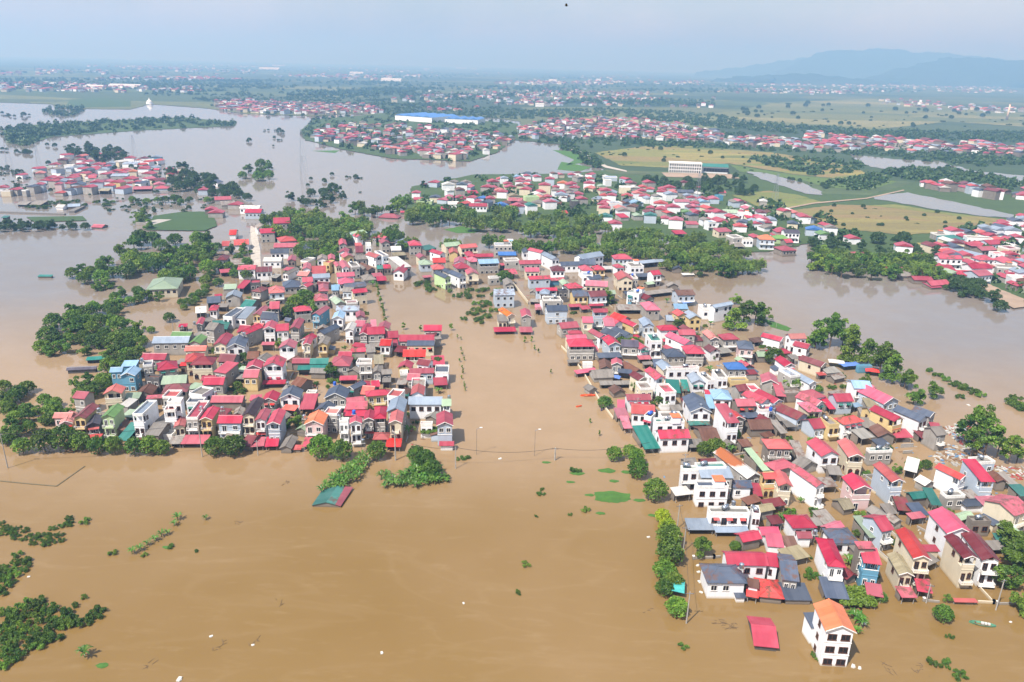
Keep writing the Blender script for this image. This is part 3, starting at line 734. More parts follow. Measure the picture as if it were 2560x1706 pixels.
320 1190 500 1195 540 1132 2.4 s G k |wide dark teal canopy at the road edge;wide teal canopy
745 1050 830 1050 915 972 7 g R y b
765 1195 830 1190 830 1167 2 s R k
850 1190 970 1185 1000 1122 6 g R w l
980 1205 1105 1205 1110 1137 5.2 w R w
1110 1185 1210 1180 1262 1092 6.6 g R g l |crimson-roofed house with a blue tarpaulin hung on its balcony;blue-draped house
1360 1225 1460 1235 1520 1152 5.6 g S g
590 1225 700 1235 760 1152 6 g R g
830 1345 960 1345 960 1322 3 s R k
"""
MIDS = """
@920,410,4.614
550 335 100 w R w 5
580 415 120 w R k 3
645 440 200 f W e 3
755 215 120 w R b 5
920 240 150 w W w 5.5
1080 240 130 g S w 6
645 240 80 s M k 3
1060 390 120 w R g 4.5
1195 390 100 w R w 6
1310 395 80 w U b 5
1410 400 110 h R g 5
1265 435 80 w R w 4
1270 490 220 w R w 5
1000 470 160 s W w 3
1540 480 160 h U b 3.5
1725 490 170 w R b 6.5
1690 545 100 g R b 4
1880 480 130 g G w 8
1440 205 140 w R g 5.5
1375 270 160 w R g 5
1570 165 90 g L w 6
1720 150 100 w V g 5.5
1640 270 140 w R c 5.5
1550 325 120 w R w 6
1675 370 130 w Y c 5
1820 295 130 g R c 6
1900 390 180 f E e 6
2040 245 140 h R c 9
2100 175 110 h R b 7
1750 205 90 w R w 5
1840 200 80 w R w 5
1835 140 80 w R w 5
1950 150 90 w R w 5
2230 360 150 g L w 6
2100 440 150 w P w 6.5
2170 270 80 w R g 5
2240 330 110 w R g 5
2250 225 130 h T w 6
2320 240 80 w R g 6
2310 310 120 w N w 6
2270 570 90 w O g 3
890 525 110 s R k 2.5
230 620 250 h R k 0.9
405 560 70 w R k 2
60 530 60 w R k 3
1220 340 130 s R k 2.5
1700 430 180 s R k 2.5
@1420,410,4.614
50 230 110 h R w 6
250 225 130 w R w 6
80 275 110 g R g 5
30 340 80 w N w 5.5
120 350 120 w R g 4.5
160 405 130 h R g 6.5
90 440 110 f E d 7
470 195 90 f W w 6
500 160 150 f U b 4
390 260 90 h E c 5
450 310 170 w R g 5.5
660 275 140 f W c 6
940 215 160 w R g 5.5
720 220 110 s R g 4
860 310 100 h R k 6
1180 275 160 w R g 5
1090 325 110 w R w 5
1230 315 90 w P w 4
1190 350 140 g L w 6.5
1365 330 190 w S g 6
690 370 130 w O g 5
510 365 110 w R w 5
810 340 120 g Q w 6
880 375 100 w R w 5
930 400 100 g L w 5
1040 415 120 f E w 5.5
1080 460 170 h O w 6
1430 390 130 w R w 4.5
1560 410 160 w R w 5
1320 440 180 w P w 6
1560 440 150 w V w 5
410 470 120 w R c 6
560 460 160 f L w 6.5
790 450 150 w V b 5
430 510 130 h R c 6.5
640 540 150 w N w 6
1220 500 170 h R w 6
960 510 90 h R g 4
440 610 160 h G w 4
960 595 140 g G b 6.5
810 600 110 g E g 4
1380 560 110 g F g 5
1480 550 110 w R g 4.5
1130 630 90 w R w 5
1260 650 160 w P w 7
1630 560 110 w R w 5
1750 560 160 g R w 6
1900 570 180 s E w 5
1900 610 120 h R w 5
2050 590 160 f W w 6
2150 620 200 w R c 4.5
550 690 150 h R w 7
150 780 100 s R k 3
660 620 120 s R g 3
1780 670 140 h R w 5.5
1670 680 110 f V w 6
1440 700 150 s R g 3
1600 650 110 w N w 5
2180 690 120 g R w 5
2300 680 130 w R g 4.5
1310 810 150 s R k 3
1820 785 190 s R c 4.5
1990 445 150 s R k 3.5
1785 335 90 w R g 3
1765 375 80 f G t 4.5
1440 590 120 g S g 5
@1780,520,4.614
310 350 150 f N g 6
420 375 130 f Y w 5
520 340 110 w R g 6
640 365 180 h T b 7
800 355 180 h F e 4
800 280 110 w R g 6
930 290 180 w D w 7.5
900 400 100 w R k 3
900 490 190 h R k 4
280 450 230 s N g 2
1200 255 180 h U b 5
1310 305 150 w F w 4.5
1650 355 150 h R w 4.5
1630 560 190 w R k 3.5
1820 560 140 w M w 3.5
@2050,520,4.614
1000 445 180 w R w 7
770 720 120 w R k 3
945 735 150 w R k 3
1000 790 190 w N k 1.5
1200 835 230 w R k 2.5
1400 890 280 w R k 2.2
1350 920 150 s P k 1.3
1210 560 130 g M b 6
1520 590 260 w R w 7
1340 680 130 w R k 3
1470 715 200 s R k 2.5
1550 760 170 w E k 4
1710 780 230 w R k 4
1540 520 190 h O c 4
1580 265 170 w R w 6.5
1720 280 140 g S g 5.5
1570 375 260 s G t 3.5
1420 320 150 f N g 4
1850 360 280 f N w 5
1890 290 140 w O c 4.5
1980 320 150 w R w 4
1690 330 110 w R k 4
1950 230 130 g L w 6.5
2080 250 140 g L w 6.5
2140 200 160 w R w 6
2250 260 170 g L w 7
2290 150 130 g S w 7
1840 440 190 h R k 4
2040 420 200 w R b 5.5
1690 420 130 w R k 3.5
1960 490 220 w R k 4.5
2100 380 160 w O k 5
2220 370 130 w R w 5.5
2320 340 110 w R w 6
1930 600 190 h R w 5.5
2080 540 130 f R w 6.5
2250 480 170 f M c 7
2240 540 150 w R t 5
1780 640 140 w R w 4.5
1680 615 100 w R w 4
1880 700 260 w R w 6
1920 780 230 w R b 5.5
2220 640 200 g R w 5
2180 700 250 f N g 4.5
2320 640 110 w R k 5
2320 900 120 w R k 4
2290 820 150 f W w 5
@0,350,4.614
1115 175 150 h R c 6
610 285 150 w R w 5.5
550 320 110 f F c 4
700 230 120 h M k 4.5
900 195 120 h M k 4
910 230 100 w R w 4
990 250 120 w R w 4.5
790 300 140 f W w 5
910 280 100 w R g 5
1110 285 150 w R w 5.5
1210 305 80 w R b 4
940 335 130 w R w 5
1170 345 130 g L w 5
960 385 120 w R c 5
850 410 120 w R g 3.5
1310 360 110 w R g 5
1195 395 110 w R g 5
1510 365 110 w T c 5
1430 350 110 w R w 5
1640 335 150 w R w 4
1700 390 190 w R g 5.5
1490 280 220 s L w 4
1620 285 110 w O g 3.5
1785 200 150 w L t 5
1480 210 150 h R w 5
1650 230 110 s N g 3
1370 420 240 s L g 4
1480 450 190 w R g 6
1330 490 170 h R y 6
1560 490 120 h R c 4
1090 490 170 w R b 5.5
880 510 150 w S b 5
1010 545 150 h R g 6.5
430 515 110 g R b 6.5
600 475 120 w R g 6.5
650 510 90 h R p 7
350 540 120 w S g 6
270 590 80 f S g 5
150 575 130 w R g 5
60 595 140 f N c 4.5
780 580 130 w S b 4.5
790 480 100 g M b 5
640 420 110 w W w 3
1060 440 110 w R g 3
1190 590 150 s Y k 3
1640 570 260 s R k 2
1860 560 180 h R b 2.5
2310 560 90 h R w 4
2060 380 90 w M k 2
1800 345 80 w R g 3
420 375 110 s N k 2.5
240 750 160 s N k 1.5
400 750 180 s N k 1.5
680 780 120 w W w 2
850 770 160 w L k 2
1110 1010 170 w R k 0.8
40 900 90 s G k 3
@0,100,1.838
1025 735 90 w R g 4
1075 758 70 w R g 4
1145 775 110 w W w 4.5
1160 795 90 w R b 5
985 795 80 h R g 4
960 780 60 w R k 4
1050 760 80 s N g 3
1205 870 60 g W w 4
925 690 50 g R b 5
980 655 70 h S w 4
"""
# ---------------------------------------------------------------- the setting: ground, water, land, hills, haze
def sheet(name, pts, z, mat, kind='structure', rough=0.0, sub=0):
    P = [Vector((p[0], p[1], 0)) for p in pts]
    if rough:
        Q = []
        for i, p in enumerate(P):
            q = P[(i+1) % len(P)]; L = (q-p).length; n = max(1, min(40, int(L/(rough*3))))
            for k in range(n):
                t = k/n; r = p.lerp(q, t)
                if k: r += Vector((random.uniform(-rough, rough), random.uniform(-rough, rough), 0))
                Q.append(r)
        P = Q
    tris = tessellate_polygon([P]); me = bpy.data.meshes.new(name)
    me.from_pydata([(p.x, p.y, z) for p in P], [], [tuple(t) for t in tris])
    bm = bmesh.new(); bm.from_mesh(me)
    for f in bm.faces:
        if f.normal.z < 0: f.normal_flip()
    bm.to_mesh(me); bm.free(); me.materials.append(mat)
    o = put(name, me); tag(o, kind=kind); return o
def poly(s, z=0.0): 
    a = [float(t) for t in s.split()]; return [atd(a[i], a[i+1], z) for i in range(0, len(a), 2)]

# flood water: silty brown body, sky mirrored at grazing angles
x = NT('silty_flood_water'); v = x.coords(kind='Object', rnd=False)
brown = (.166, .101, .027); pale = (.222, .146, .07); river = (.185, .166, .155)
m = x.mix(x.ramp(x.noise(v, .006, 4, .6), [(.38, 0.0), (.66, 1.0)]), brown, pale)
vs_ = x.coords((.35, 1, 1), kind='Object', rnd=False)
m = x.mix(x.ramp(x.noise(vs_, .03, 5, .65), [(.5, 0.0), (.8, .35)]), m, (.19, .115, .036))
sp = x.n('ShaderNodeSeparateXYZ'); x.l(v, sp.inputs[0])
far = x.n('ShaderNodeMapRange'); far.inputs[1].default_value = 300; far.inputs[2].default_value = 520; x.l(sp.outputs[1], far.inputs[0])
def ramp1(src, a, b):
    r = x.n('ShaderNodeMapRange'); r.inputs[1].default_value = a; r.inputs[2].default_value = b; x.l(src, r.inputs[0]); return r.outputs[0]
def comb(op, a, b):
    r = x.n('ShaderNodeMath', operation=op); x.l(a, r.inputs[0]); x.l(b, r.inputs[1]); return r.outputs[0]
band = comb('MULTIPLY', ramp1(sp.outputs[1], 165, 215), ramp1(sp.outputs[1], 420, 290)); m = x.mix(band, m, (.275, .19, .112))
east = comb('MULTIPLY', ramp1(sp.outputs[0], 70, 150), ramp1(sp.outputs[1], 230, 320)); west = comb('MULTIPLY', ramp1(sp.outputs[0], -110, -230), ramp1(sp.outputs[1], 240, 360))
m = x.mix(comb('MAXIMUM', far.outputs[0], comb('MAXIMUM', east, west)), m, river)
wv = x.n('ShaderNodeTexNoise'); wv.inputs['Scale'].default_value = .03; wv.inputs['Detail'].default_value = 6; wv.inputs['Distortion'].default_value = 1.6; x.l(vs_, wv.inputs['Vector'])
m = x.mix(x.ramp(wv.outputs['Fac'], [(.475, 0.0), (.5, .09), (.525, 0.0)]), m, (.30, .22, .13))
m = x.mix(x.ramp(x.noise(v, .055, 6, .7), [(.35, .22), (.7, 0.0)]), m, (.16, .092, .024))
m = x.mix(x.ramp(x.noise(v, 1.3, 3, .7), [(.68, 0.0), (.74, .55)]), m, (.10, .075, .035))
m = x.mix(x.ramp(x.noise(x.coords((.25, 1, 1), rnd=False), .35, 5, .75), [(.55, 0.0), (.75, .18)]), m, (.33, .25, .16))
x.base(m); x.l(x.ramp(x.noise(vs_, .012, 4, .6), [(.4, .02), (.62, .075)]), x.b.inputs['Roughness']); x.b.inputs['IOR'].default_value = 1.33
bp = x.n('ShaderNodeBump'); bp.inputs['Strength'].default_value = .06; bp.inputs['Distance'].default_value = .3
x.l(x.noise(v, .8, 4, .65), bp.inputs['Height']); x.l(bp.outputs[0], x.b.inputs['Normal'])
WATER = x.m
S = 28000.0
sheet('ground', [(-S, -1000), (S, -1000), (S, S), (-S, S)], -4.0, plain('silt_bed', (120, 92, 60), .9))
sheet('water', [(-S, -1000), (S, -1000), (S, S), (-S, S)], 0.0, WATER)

def fieldmat(name, cols, sc=(.012, .03, 1), fine=.25, cell=True):
    x = NT(name); v = x.coords((1, 1, 1), rnd=False); vv = x.coords(sc, rnd=False)
    if cell:
        vo = x.n('ShaderNodeTexVoronoi', feature='F1'); vo.inputs['Scale'].default_value = 1.0; x.l(vv, vo.inputs['Vector'])
        sp = x.n('ShaderNodeSeparateColor'); x.l(vo.outputs['Color'], sp.inputs[0]); f = sp.outputs[0]
    else: f = x.noise(vv, 1, 4)
    n = len(cols); c = x.ramp(f, [(i/(n-1)*.9+.05, lin(q)) for i, q in enumerate(cols)])
    d = x.ramp(x.noise(v, fine, 4, .7), [(.3, 0.0), (.75, .55)])
    c = x.mix(x.ramp(x.noise(x.coords((.02, .22, 1), rnd=False), 1.0, 4, .7), [(.42, 0.0), (.62, .5)]), c, tuple(q*.7 for q in lin(cols[n//2])))
    c = x.mix(d, c, tuple(q*.55 for q in lin(cols[0]))); c = x.mix(1.0, c, (.62, .62, .62), 'MULTIPLY'); x.base(c); x.rough(.95); return x.m
PADDY = fieldmat('ripening_paddy', [(98, 122, 58), (150, 150, 78), (168, 142, 92), (128, 140, 66), (178, 164, 88)], (.011, .035, 1))
STUBBLE = fieldmat('harvested_paddy', [(150, 128, 84), (166, 142, 96), (142, 134, 80), (160, 150, 84)], (.008, .05, 1))
GREEN = fieldmat('rank_grass', [(58, 84, 40), (80, 106, 50), (66, 92, 42)], (.03, .03, 1), cell=False)
ALGAE = fieldmat('water_weed', [(62, 112, 36), (84, 132, 46), (70, 118, 40)], (.2, .2, 1), .6, cell=False)
CROP = fieldmat('green_crop', [(62, 92, 44), (72, 104, 50), (58, 88, 42)], (.02, .08, 1), .5, cell=False)
FARLAND = fieldmat('distant_farmland', [(56, 82, 50), (70, 94, 54), (104, 122, 70), (60, 84, 50), (138, 142, 90), (62, 88, 54)], (.0016, .0034, 1), .012)
DIRT = plain('bare_earth', (150, 130, 112), .95, sc=.1)
PAVE = plain('worn_concrete_lane', (172, 164, 154), .9, sc=.3)
MUD = plain('drained_mud', (140, 112, 78), .95, sc=.08)

far_edge = [(S*.93, S*.93), (-S*.93, S*.93)]
n1 = poly('-300 232 0 236 120 240 130 250 300 252 345 240 480 250 560 262 720 268 800 262 880 268 900 285 1100 288 1110 268 1195 280 1200 300 1180 322 1290 333 1340 350 1400 400 1540 405 1700 400 1760 400 1850 420 1880 445 2000 450 2100 420 2180 428 2290 437 2353 440 2600 452')
sheet('far_plain', n1+far_edge, .45, FARLAND, rough=3)
sheet('village_ground', poly('690 300 725 275 880 262 1190 285 1190 318 1140 352 1080 372 900 365 790 345 700 322'), .5, GREEN, rough=2)
sheet('middle_village_ground', poly('930 500 945 430 1090 402 1300 400 1390 392 1540 400 1700 398 1850 418 1880 443 2000 448 2100 418 2353 438 2600 450 2700 760 2353 705 2290 690 2200 660 2080 625 1880 590 1860 560 1760 580 1600 580 1500 540 1300 520 1180 530 1100 505 1000 505'), .4, GREEN, rough=1.2)
sheet('harvested_field', poly('1821 485 1926 472 1996 474 2126 487 2276 507 2341 512 2251 527 2151 537 2076 542 1926 527 1851 517'), .62, STUBBLE, rough=1)
sheet('harvested_field', poly('1681 450 1766 440 1836 450 1891 467 1811 480 1751 480'), .62, PADDY, rough=1)
sheet('paddy_field', poly('1366 352 1526 332 1776 352 1957 382 1996 402 1926 412 1826 402 1676 377 1536 387 1426 382'), .62, PADDY, rough=1.5)
sheet('bright_paddy', poly('1996 474 2060 472 2160 489 2353 512 2353 522 2276 509 2126 489'), .7, PADDY, rough=1)
sheet('grass_field', poly('1676 379 1826 404 1926 414 1996 403 2060 420 1990 440 1900 432 1840 415 1700 396'), .58, fieldmat('lush_grass', [(84, 112, 52), (104, 130, 58), (92, 118, 54)], (.02, .03, 1), cell=False), rough=1)
sheet('wide_far_field', poly('1640 262 1800 235 2000 228 2230 250 2353 262 2353 292 2180 280 2000 300 1850 285 1700 275'), .6, fieldmat('far_pale_field', [(112, 122, 70), (150, 146, 92), (96, 112, 66), (164, 156, 104)], (.002, .006, 1), .02), rough=3)
sheet('lower_river', poly('1712 395 1762 400 1828 417 1884 440 1890 450 1850 447 1802 430 1745 412'), .75, WATER, rough=2.5)
sheet('lower_river', poly('2005 453 2085 444 2140 455 2230 474 2330 496 2320 503 2240 497 2150 484 2060 467 2010 460'), .75, WATER, rough=2.5)
sheet('upper_river', poly('1950 355 2060 368 2160 372 2240 395 2353 405 2353 428 2230 415 2100 400 2000 385 1965 370'), .75, WATER, rough=2.5)
sheet('crop_field', poly('335 530 352 498 420 488 485 488 500 520 470 532'), .5, CROP, rough=.5)
sheet('sugarcane_field', poly('150 248 160 230 230 226 300 232 300 246'), .7, CROP)
sheet('crop_strip', poly('60 500 190 498 200 508 80 512'), .4, CROP)
sheet('small_paddy', poly('2105 560 2190 562 2200 590 2140 585'), .65, PADDY)
sheet('lane', poly('578 620 600 618 598 575 592 545 586 525 576 520 574 545 576 575'), .35, PAVE)
sheet('riverside_track', poly('2330 712 2353 708 2353 690 2280 660 2240 640 2230 648 2290 690'), .7, DIRT, rough=.5)
sheet('school_yard', poly('1520 398 1680 402 1700 412 1640 412 1530 408'), .72, DIRT, rough=1)
sheet('field_path', poly('1811 479 1868 468 1990 457 2076 438 2078 440 1992 459 1870 470.5 1813 481.5'), .85, DIRT)
sheet('field_lane', poly('1285 322 1300 330 1335 350 1395 383 1440 394 1440 397 1390 387 1325 352 1290 333'), .85, PAVE)
for s_ in ('1365 1132 1410 1129 1448 1135 1442 1152 1400 1156 1366 1150', '1020 528 1060 520 1110 530 1090 536 1050 536', '1270 345 1340 350 1360 372 1300 380 1320 368', '1290 372 1360 385 1330 395 1280 390',
           '1750 730 1820 755 1810 762 1770 752', '995 450 1030 445 1090 460 1040 470', '950 445 975 440 985 450 955 456', '890 465 930 450 940 460', '715 347 780 346 770 352', '1020 440 1060 442 1050 452'):
    sheet('water_weed', poly(s_), .06, ALGAE, 'stuff', rough=.4)
sheet('islet_ground', poly('5 300 40 290 200 280 420 270 545 282 540 290 330 300 120 315 60 335 20 330'), .3, GREEN, rough=2)

# hills
def hills(name, prof, dist, depth, rseed):
    rnd = random.Random(rseed); V = []; F = []; n = len(prof)
    pts = []
    for i in range(len(prof)-1):
        (u0, v0), (u1, v1) = prof[i], prof[i+1]; k = max(2, int(abs(u1-u0)/9))
        for j in range(k): t = j/k; pts.append((u0+(u1-u0)*t, v0+(v1-v0)*t+rnd.uniform(-.7, .7)+1.6*math.sin((u0+(u1-u0)*t)*.11+rseed)+1.0*math.sin((u0+(u1-u0)*t)*.27)))
    pts.append(prof[-1]); rows = 9
    for (u, vv) in pts:
        d = ray(u*D2S, vv*D2S); top = CP + d*(dist/d.y); h = max(2, top.z)
        for r in range(rows):
            s = (r/(rows-1))*2-1; prof_h = (1-abs(s))**1.25
            y = top.y + s*depth*(.75+.25*math.sin(u*.021+r)); xx = top.x*(y/top.y)
            V.append((xx+rnd.uniform(-30, 30), y, h*prof_h*(1 if s == 0 else rnd.uniform(.82, 1.1)) - (3 if abs(s) == 1 else 0)))
    for i in range(len(pts)-1):
        for r in range(rows-1): a = i*rows+r; F.append((a, a+1, a+rows+1, a+rows))
    me = bpy.data.meshes.new(name); me.from_pydata(V, [], F); recalc(me); me.materials.append(HILL)
    me.polygons.foreach_set('use_smooth', [True]*len(me.polygons)); tag(put(name, me), kind='structure')
HILL = fieldmat('wooded_hillside', [(38, 58, 34), (50, 70, 40), (44, 64, 36)], (.002, .002, 1), .008, cell=False)
hills('hills', [(1600, 166), (1690, 156), (1740, 149), (1800, 139), (1850, 133), (1900, 137), (1990, 150), (2060, 168)], 13500, 1200, 9)
hills('hills', [(1780, 168), (1850, 136), (1880, 121), (1930, 114), (1965, 117), (2000, 113), (2045, 112), (2085, 116), (2110, 122), (2150, 119), (2190, 125), (2260, 132), (2420, 148), (2620, 160)], 12000, 1500, 3)
hills('hills', [(1990, 180), (2050, 160), (2110, 148), (2150, 139), (2182, 131), (2210, 134), (2270, 133), (2310, 138), (2353, 140), (2440, 142), (2540, 165)], 9000, 1000, 5)
hills('hills', [(1640, 182), (1700, 176), (1760, 173), (1850, 168), (1900, 174), (1990, 182), (2040, 186)], 7800, 500, 6)

hz = MB(); hz.box(-29500, 29500, -1500, 29500, -5.0, 580.0, TRIM)
me = hz.mesh('haze'); me.materials.clear()
x = NT('pale_haze'); x.t.nodes.remove(x.b); pv = x.n('ShaderNodeVolumePrincipled'); pv.inputs['Density'].default_value = 2.3e-4; pv.inputs['Absorption Color'].default_value = (.52, .29, 0, 1)
pv.inputs['Color'].default_value = (.222, .462, .83, 1); pv.inputs['Anisotropy'].default_value = .15
x.l(pv.outputs[0], x.o.inputs['Volume']); me.materials.append(x.m); recalc(me)
tag(put('haze', me), kind='stuff')
# ---------------------------------------------------------------- houses
RECS = []          # (object, name, attributes) of every building, for the labels
_win = {}
def winmesh(kind, w, h, trim):
    key = (kind, round(w, 1), round(h, 1), trim.name)
    if key not in _win:
        b = MB(); f = .11; y0, y1 = -.09, .02
        b.box(-w/2-f, w/2+f, y0, y1, h/2, h/2+f, trim); b.box(-w/2-f-.06, w/2+f+.06, y0-.08, y1, -h/2-f, -h/2, trim)
        b.box(-w/2-f, -w/2, y0, y1, -h/2, h/2, trim); b.box(w/2, w/2+f, y0, y1, -h/2, h/2, trim)
        b.box(-.035, .035, y0+.03, y1, -h/2, h/2, trim)
        if kind == 'arch': b.prism([(-w/2, h/2+f), (w/2, h/2+f), (w*.3, h/2+f+w*.3), (0, h/2+f+w*.42), (-w*.3, h/2+f+w*.3)], y0, y1, trim)
        p = MB(); p.box(-w/2, w/2, -.035, .0, -h/2, h/2, GLASS)
        a = b.mesh('window'); recalc(a); c = p.mesh('pane'); recalc(c)
        bo = MB(); bo.box(-w/2-f, w/2+f, -.05, .02, -h/2-f, h/2+f, trim); bo.box(-w/2, w/2, -.07, .0, -h/2, h/2, GLASS)
        e = bo.mesh('window'); recalc(e)
        _win[key] = (a, c, e)
    return _win[key]
def window(parent, x, y, z, rz, w, h, trim, near, kind='sq', name='window'):
    a, c, e = winmesh(kind, w, h, trim)
    if near:
        o = put(name, a, parent, (x, y, z), rz); put('pane', c, o)
    else: o = put(name, e, parent, (x, y, z), rz)
    return o

def roof_shape(b, kind, w, d, H, mat, trim, rc):
    ov = .38; t = .13
    if kind in 'gw':
        A, B = (w, d) if kind == 'g' else (d, w); pit = .5 if A < 8 else .36
        if kind == 'w' and A > 7: pit = .34
        zr = H+pit*A/2; ze = H-pit*ov; ax = 'y' if kind == 'g' else 'x'; e = .45
        P = [(-A/2-ov, ze), (0, zr), (A/2+ov, ze), (A/2+ov, ze+t), (0, zr+t), (-A/2-ov, ze+t)]
        b.prism(P, -B/2-e, B/2+e, mat, ax)
        b.prism([(-.22, zr+t-.08), (.22, zr+t-.08), (.1, zr+t+.07), (-.1, zr+t+.07)], -B/2-e-.03, B/2+e+.03, mat, ax)
        return zr
    if kind == 'h':
        pit = .5 if min(w, d) < 9 else .36; X, Y = w/2+.5, d/2+.5; ze = H-.12
        if w >= d: r = (X-Y*.9); zr = ze+pit*Y; top = [(-r, 0, zr), (r, 0, zr)]
        else: r = (Y-X*.9); zr = ze+pit*X; top = [(0, -r, zr), (0, r, zr)]
        base = [(-X, -Y, ze), (X, -Y, ze), (X, Y, ze), (-X, Y, ze)]; low = [(p, q, ze-.14) for p, q, _ in base]
        V = base+top+low
        F = ([(0, 1, 5, 4), (1, 2, 5), (2, 3, 4, 5), (3, 0, 4)] if w >= d else [(0, 1, 4), (1, 2, 5, 4), (2, 3, 5), (3, 0, 4, 5)])
        F += [(0, 6, 7, 1), (1, 7, 8, 2), (2, 8, 9, 3), (3, 9, 6, 0), (9, 8, 7, 6)]
        b.add(V, F, mat)
        for i, j in (((0, 4), (1, 5), (2, 5), (3, 4), (4, 5)) if w >= d else ((0, 4), (1, 4), (2, 5), (3, 5), (4, 5))): b.tube(V[i], V[j], .12, .12, mat, 4)
        return zr
    if kind == 's':
        rise = min(1.6, .16*d); ov = .3
        b.prism([(-d/2-ov, H-.05), (d/2+ov, H+rise), (d/2+ov, H+rise+.1), (-d/2-ov, H+.05)], -w/2-ov, w/2+ov, mat, 'x'); return H+rise
    b.box(-w/2+.2, w/2-.2, -d/2+.2, d/2-.2, H-.12, H+.06, mat)
    return H

SILL = {'w': BROWN, 'c': BROWN, 'g': TRIM, 'b': TRIM, 'p': TRIM, 'y': BROWN, 'e': TRIM, 'k': BROWN, 't': TRIM, 'd': TRIM}
def build_house(P1, P2, P3, H, kind, rc, wc, feats, note, auto=False, dist=300):
    v12 = (P2-P1).xy; 
    if P3 is not None:
        a3 = (P3-P2).xy; b3 = (P3-P1).xy
        dirv = Vector((-v12.y, v12.x)).normalized()
        dv = a3 if abs(a3.normalized().dot(v12.normalized())) < abs(b3.normalized().dot(v12.normalized())) else b3
        if dv.dot(dirv) < 0: dv = -dv
        fw = v12.length; dep = dv.length
        if dep > fw*1.05:                                    # the long side sets the direction
            yd = dv.normalized(); xd = Vector((yd.y, -yd.x)); wd = max(2.0, abs(v12.dot(xd)))
            if wd < .7*fw: xd = v12.normalized(); yd = Vector((-xd.y, xd.x)); wd = fw; dep = max(2.5, dv.dot(yd)/max(.5, abs(dv.normalized().dot(yd))))
        else: xd = v12.normalized(); yd = Vector((-xd.y, xd.x)); wd = fw; dep = max(2.2, dv.dot(yd))
        mid = (P1+P2)/2
    else:
        xd = v12.normalized(); yd = Vector((-xd.y, xd.x)); wd = v12.length; dep = random.uniform(.8, 1.25)*min(wd, 9) if kind != 'g' else random.uniform(1.2, 1.7)*min(wd, 8); mid = (P1+P2)/2
    dep = min(dep, 34)
    W = max(1.8, wd-.7); D = max(1.8, dep-.7)
    c = mid.xy + yd*(dep/2)
    shed = H < 3.5
    near = dist < 330; detail = dist < 620
    nm = 'shed' if shed else ('flat_roofed_house' if kind == 'f' else 'house')
    root = empty(nm, (c.x, c.y, 0), math.atan2(xd.y, xd.x))
    wm = wallmat(wc); ax = {'g': 'x', 'w': 'y', 'h': 'x', 's': 'y', 'f': 'x'}[kind]; rm = roofmat(rc, ax, 'r' in feats)
    pit = .5; zb = -2.5
    # roof
    b = MB(); zr = roof_shape(b, kind, W, D, H, rm, TRIM, rc); b.build('roof', root)
    b = MB(); lg = 'l' in feats and not shed and H > 5; top0 = H-2.7
    rec = 1.9 if lg else 0.0
    def body(y0, y1, z0):
        if kind == 'g': b.prism([(-W/2, z0), (W/2, z0), (W/2, H-.03), (0, zr-.05), (-W/2, H-.03)], y0, y1, wm, 'y')
        elif kind == 'w': 
            ym = 0.0
            b.prism([(y0, z0), (y1, z0), (y1, H-.03), (ym, zr-.05), (y0, H-.03 if y0 < -D/2+.1 else H+(zr-H)*(y0+D/2)/(D/2)-.06)], -W/2, W/2, wm, 'x')
        elif kind == 's': b.prism([(y0, z0), (y1, z0), (y1, H+min(1.6, .16*(D+.0))*.96-.02), (y0, H-.02)], -W/2, W/2, wm, 'x')
        else: b.box(-W/2, W/2, y0, y1, z0, H-.13, wm)
    if shed and kind in 's' and (wc == 'k' or H < 2.6) and H > 1.4:         # open lean-to: posts and a back wall
        b.box(-W/2, W/2, D/2-.2, D/2, zb, H+min(1.6, .16*D)*.95, wm)
        b.box(-W/2, -W/2+.15, -D/2+D*.35, D/2-.2, zb, H, wm); b.build('wall', root)
        for sx in (-1, 1):
            p = MB(); p.tube((sx*(W/2-.15), -D/2+.15, zb), (sx*(W/2-.15), -D/2+.15, H-.08), .07, .07, CONC, 5); p.build('post', root)
    else:
        if lg:
            b.box(-W/2, W/2, -D/2, D/2, zb, top0, wm); body(-D/2+rec, D/2, top0+.001)
            b.build('wall', root)
            for sx in (-1, 1) if W < 5.5 else (-1, 0, 1):
                p = MB(); p.box(sx*(W/2-.16)-.16, sx*(W/2-.16)+.16, -D/2, -D/2+.32, top0, H-.14, wm); p.build('column', root)
            p = MB(); p.box(-W/2, W/2, -D/2-.03, -D/2+.1, top0+.002, top0+.85, wm); p.box(-W/2-.05, W/2+.05, -D/2-.08, -D/2+.15, top0+.85, top0+.95, TRIM); p.build('parapet', root)
            if kind == 'g':
                p = MB(); p.prism([(-W/2, H-.15), (W/2, H-.15), (0, zr-.06)], -D/2+.05, -D/2+.25, wm, 'y'); p.build('pediment', root)
        else: body(-D/2, D/2, zb); b.build('wall', root)
    if kind == 'f':
        p = MB(); t = .18; hp = .7; a, c2 = W/2+.04, D/2+.04; pm = TRIM if wc in 'wbgcp' else wm
        p.box(-a, a, -c2, -c2+t, H-.2, H+hp, pm); p.box(-a, a, c2-t, c2, H-.2, H+hp, pm); p.box(-a, -a+t, -c2+t, c2-t, H-.2, H+hp, pm); p.box(a-t, a, -c2+t, c2-t, H-.2, H+hp, pm)
        p.build('parapet', root)
        if not shed and detail and ('k' in feats or (W > 6 and D > 6 and random.random() < .5)):
            p = MB(); sx = W*.2; p.box(sx-1.3, sx+1.3, D/2-3.2, D/2-.3, H, H+2.1, wm); p.box(sx-1.5, sx+1.5, D/2-3.4, D/2-.15, H+2.1, H+2.25, ORTRIM); p.build('stair_head', root)
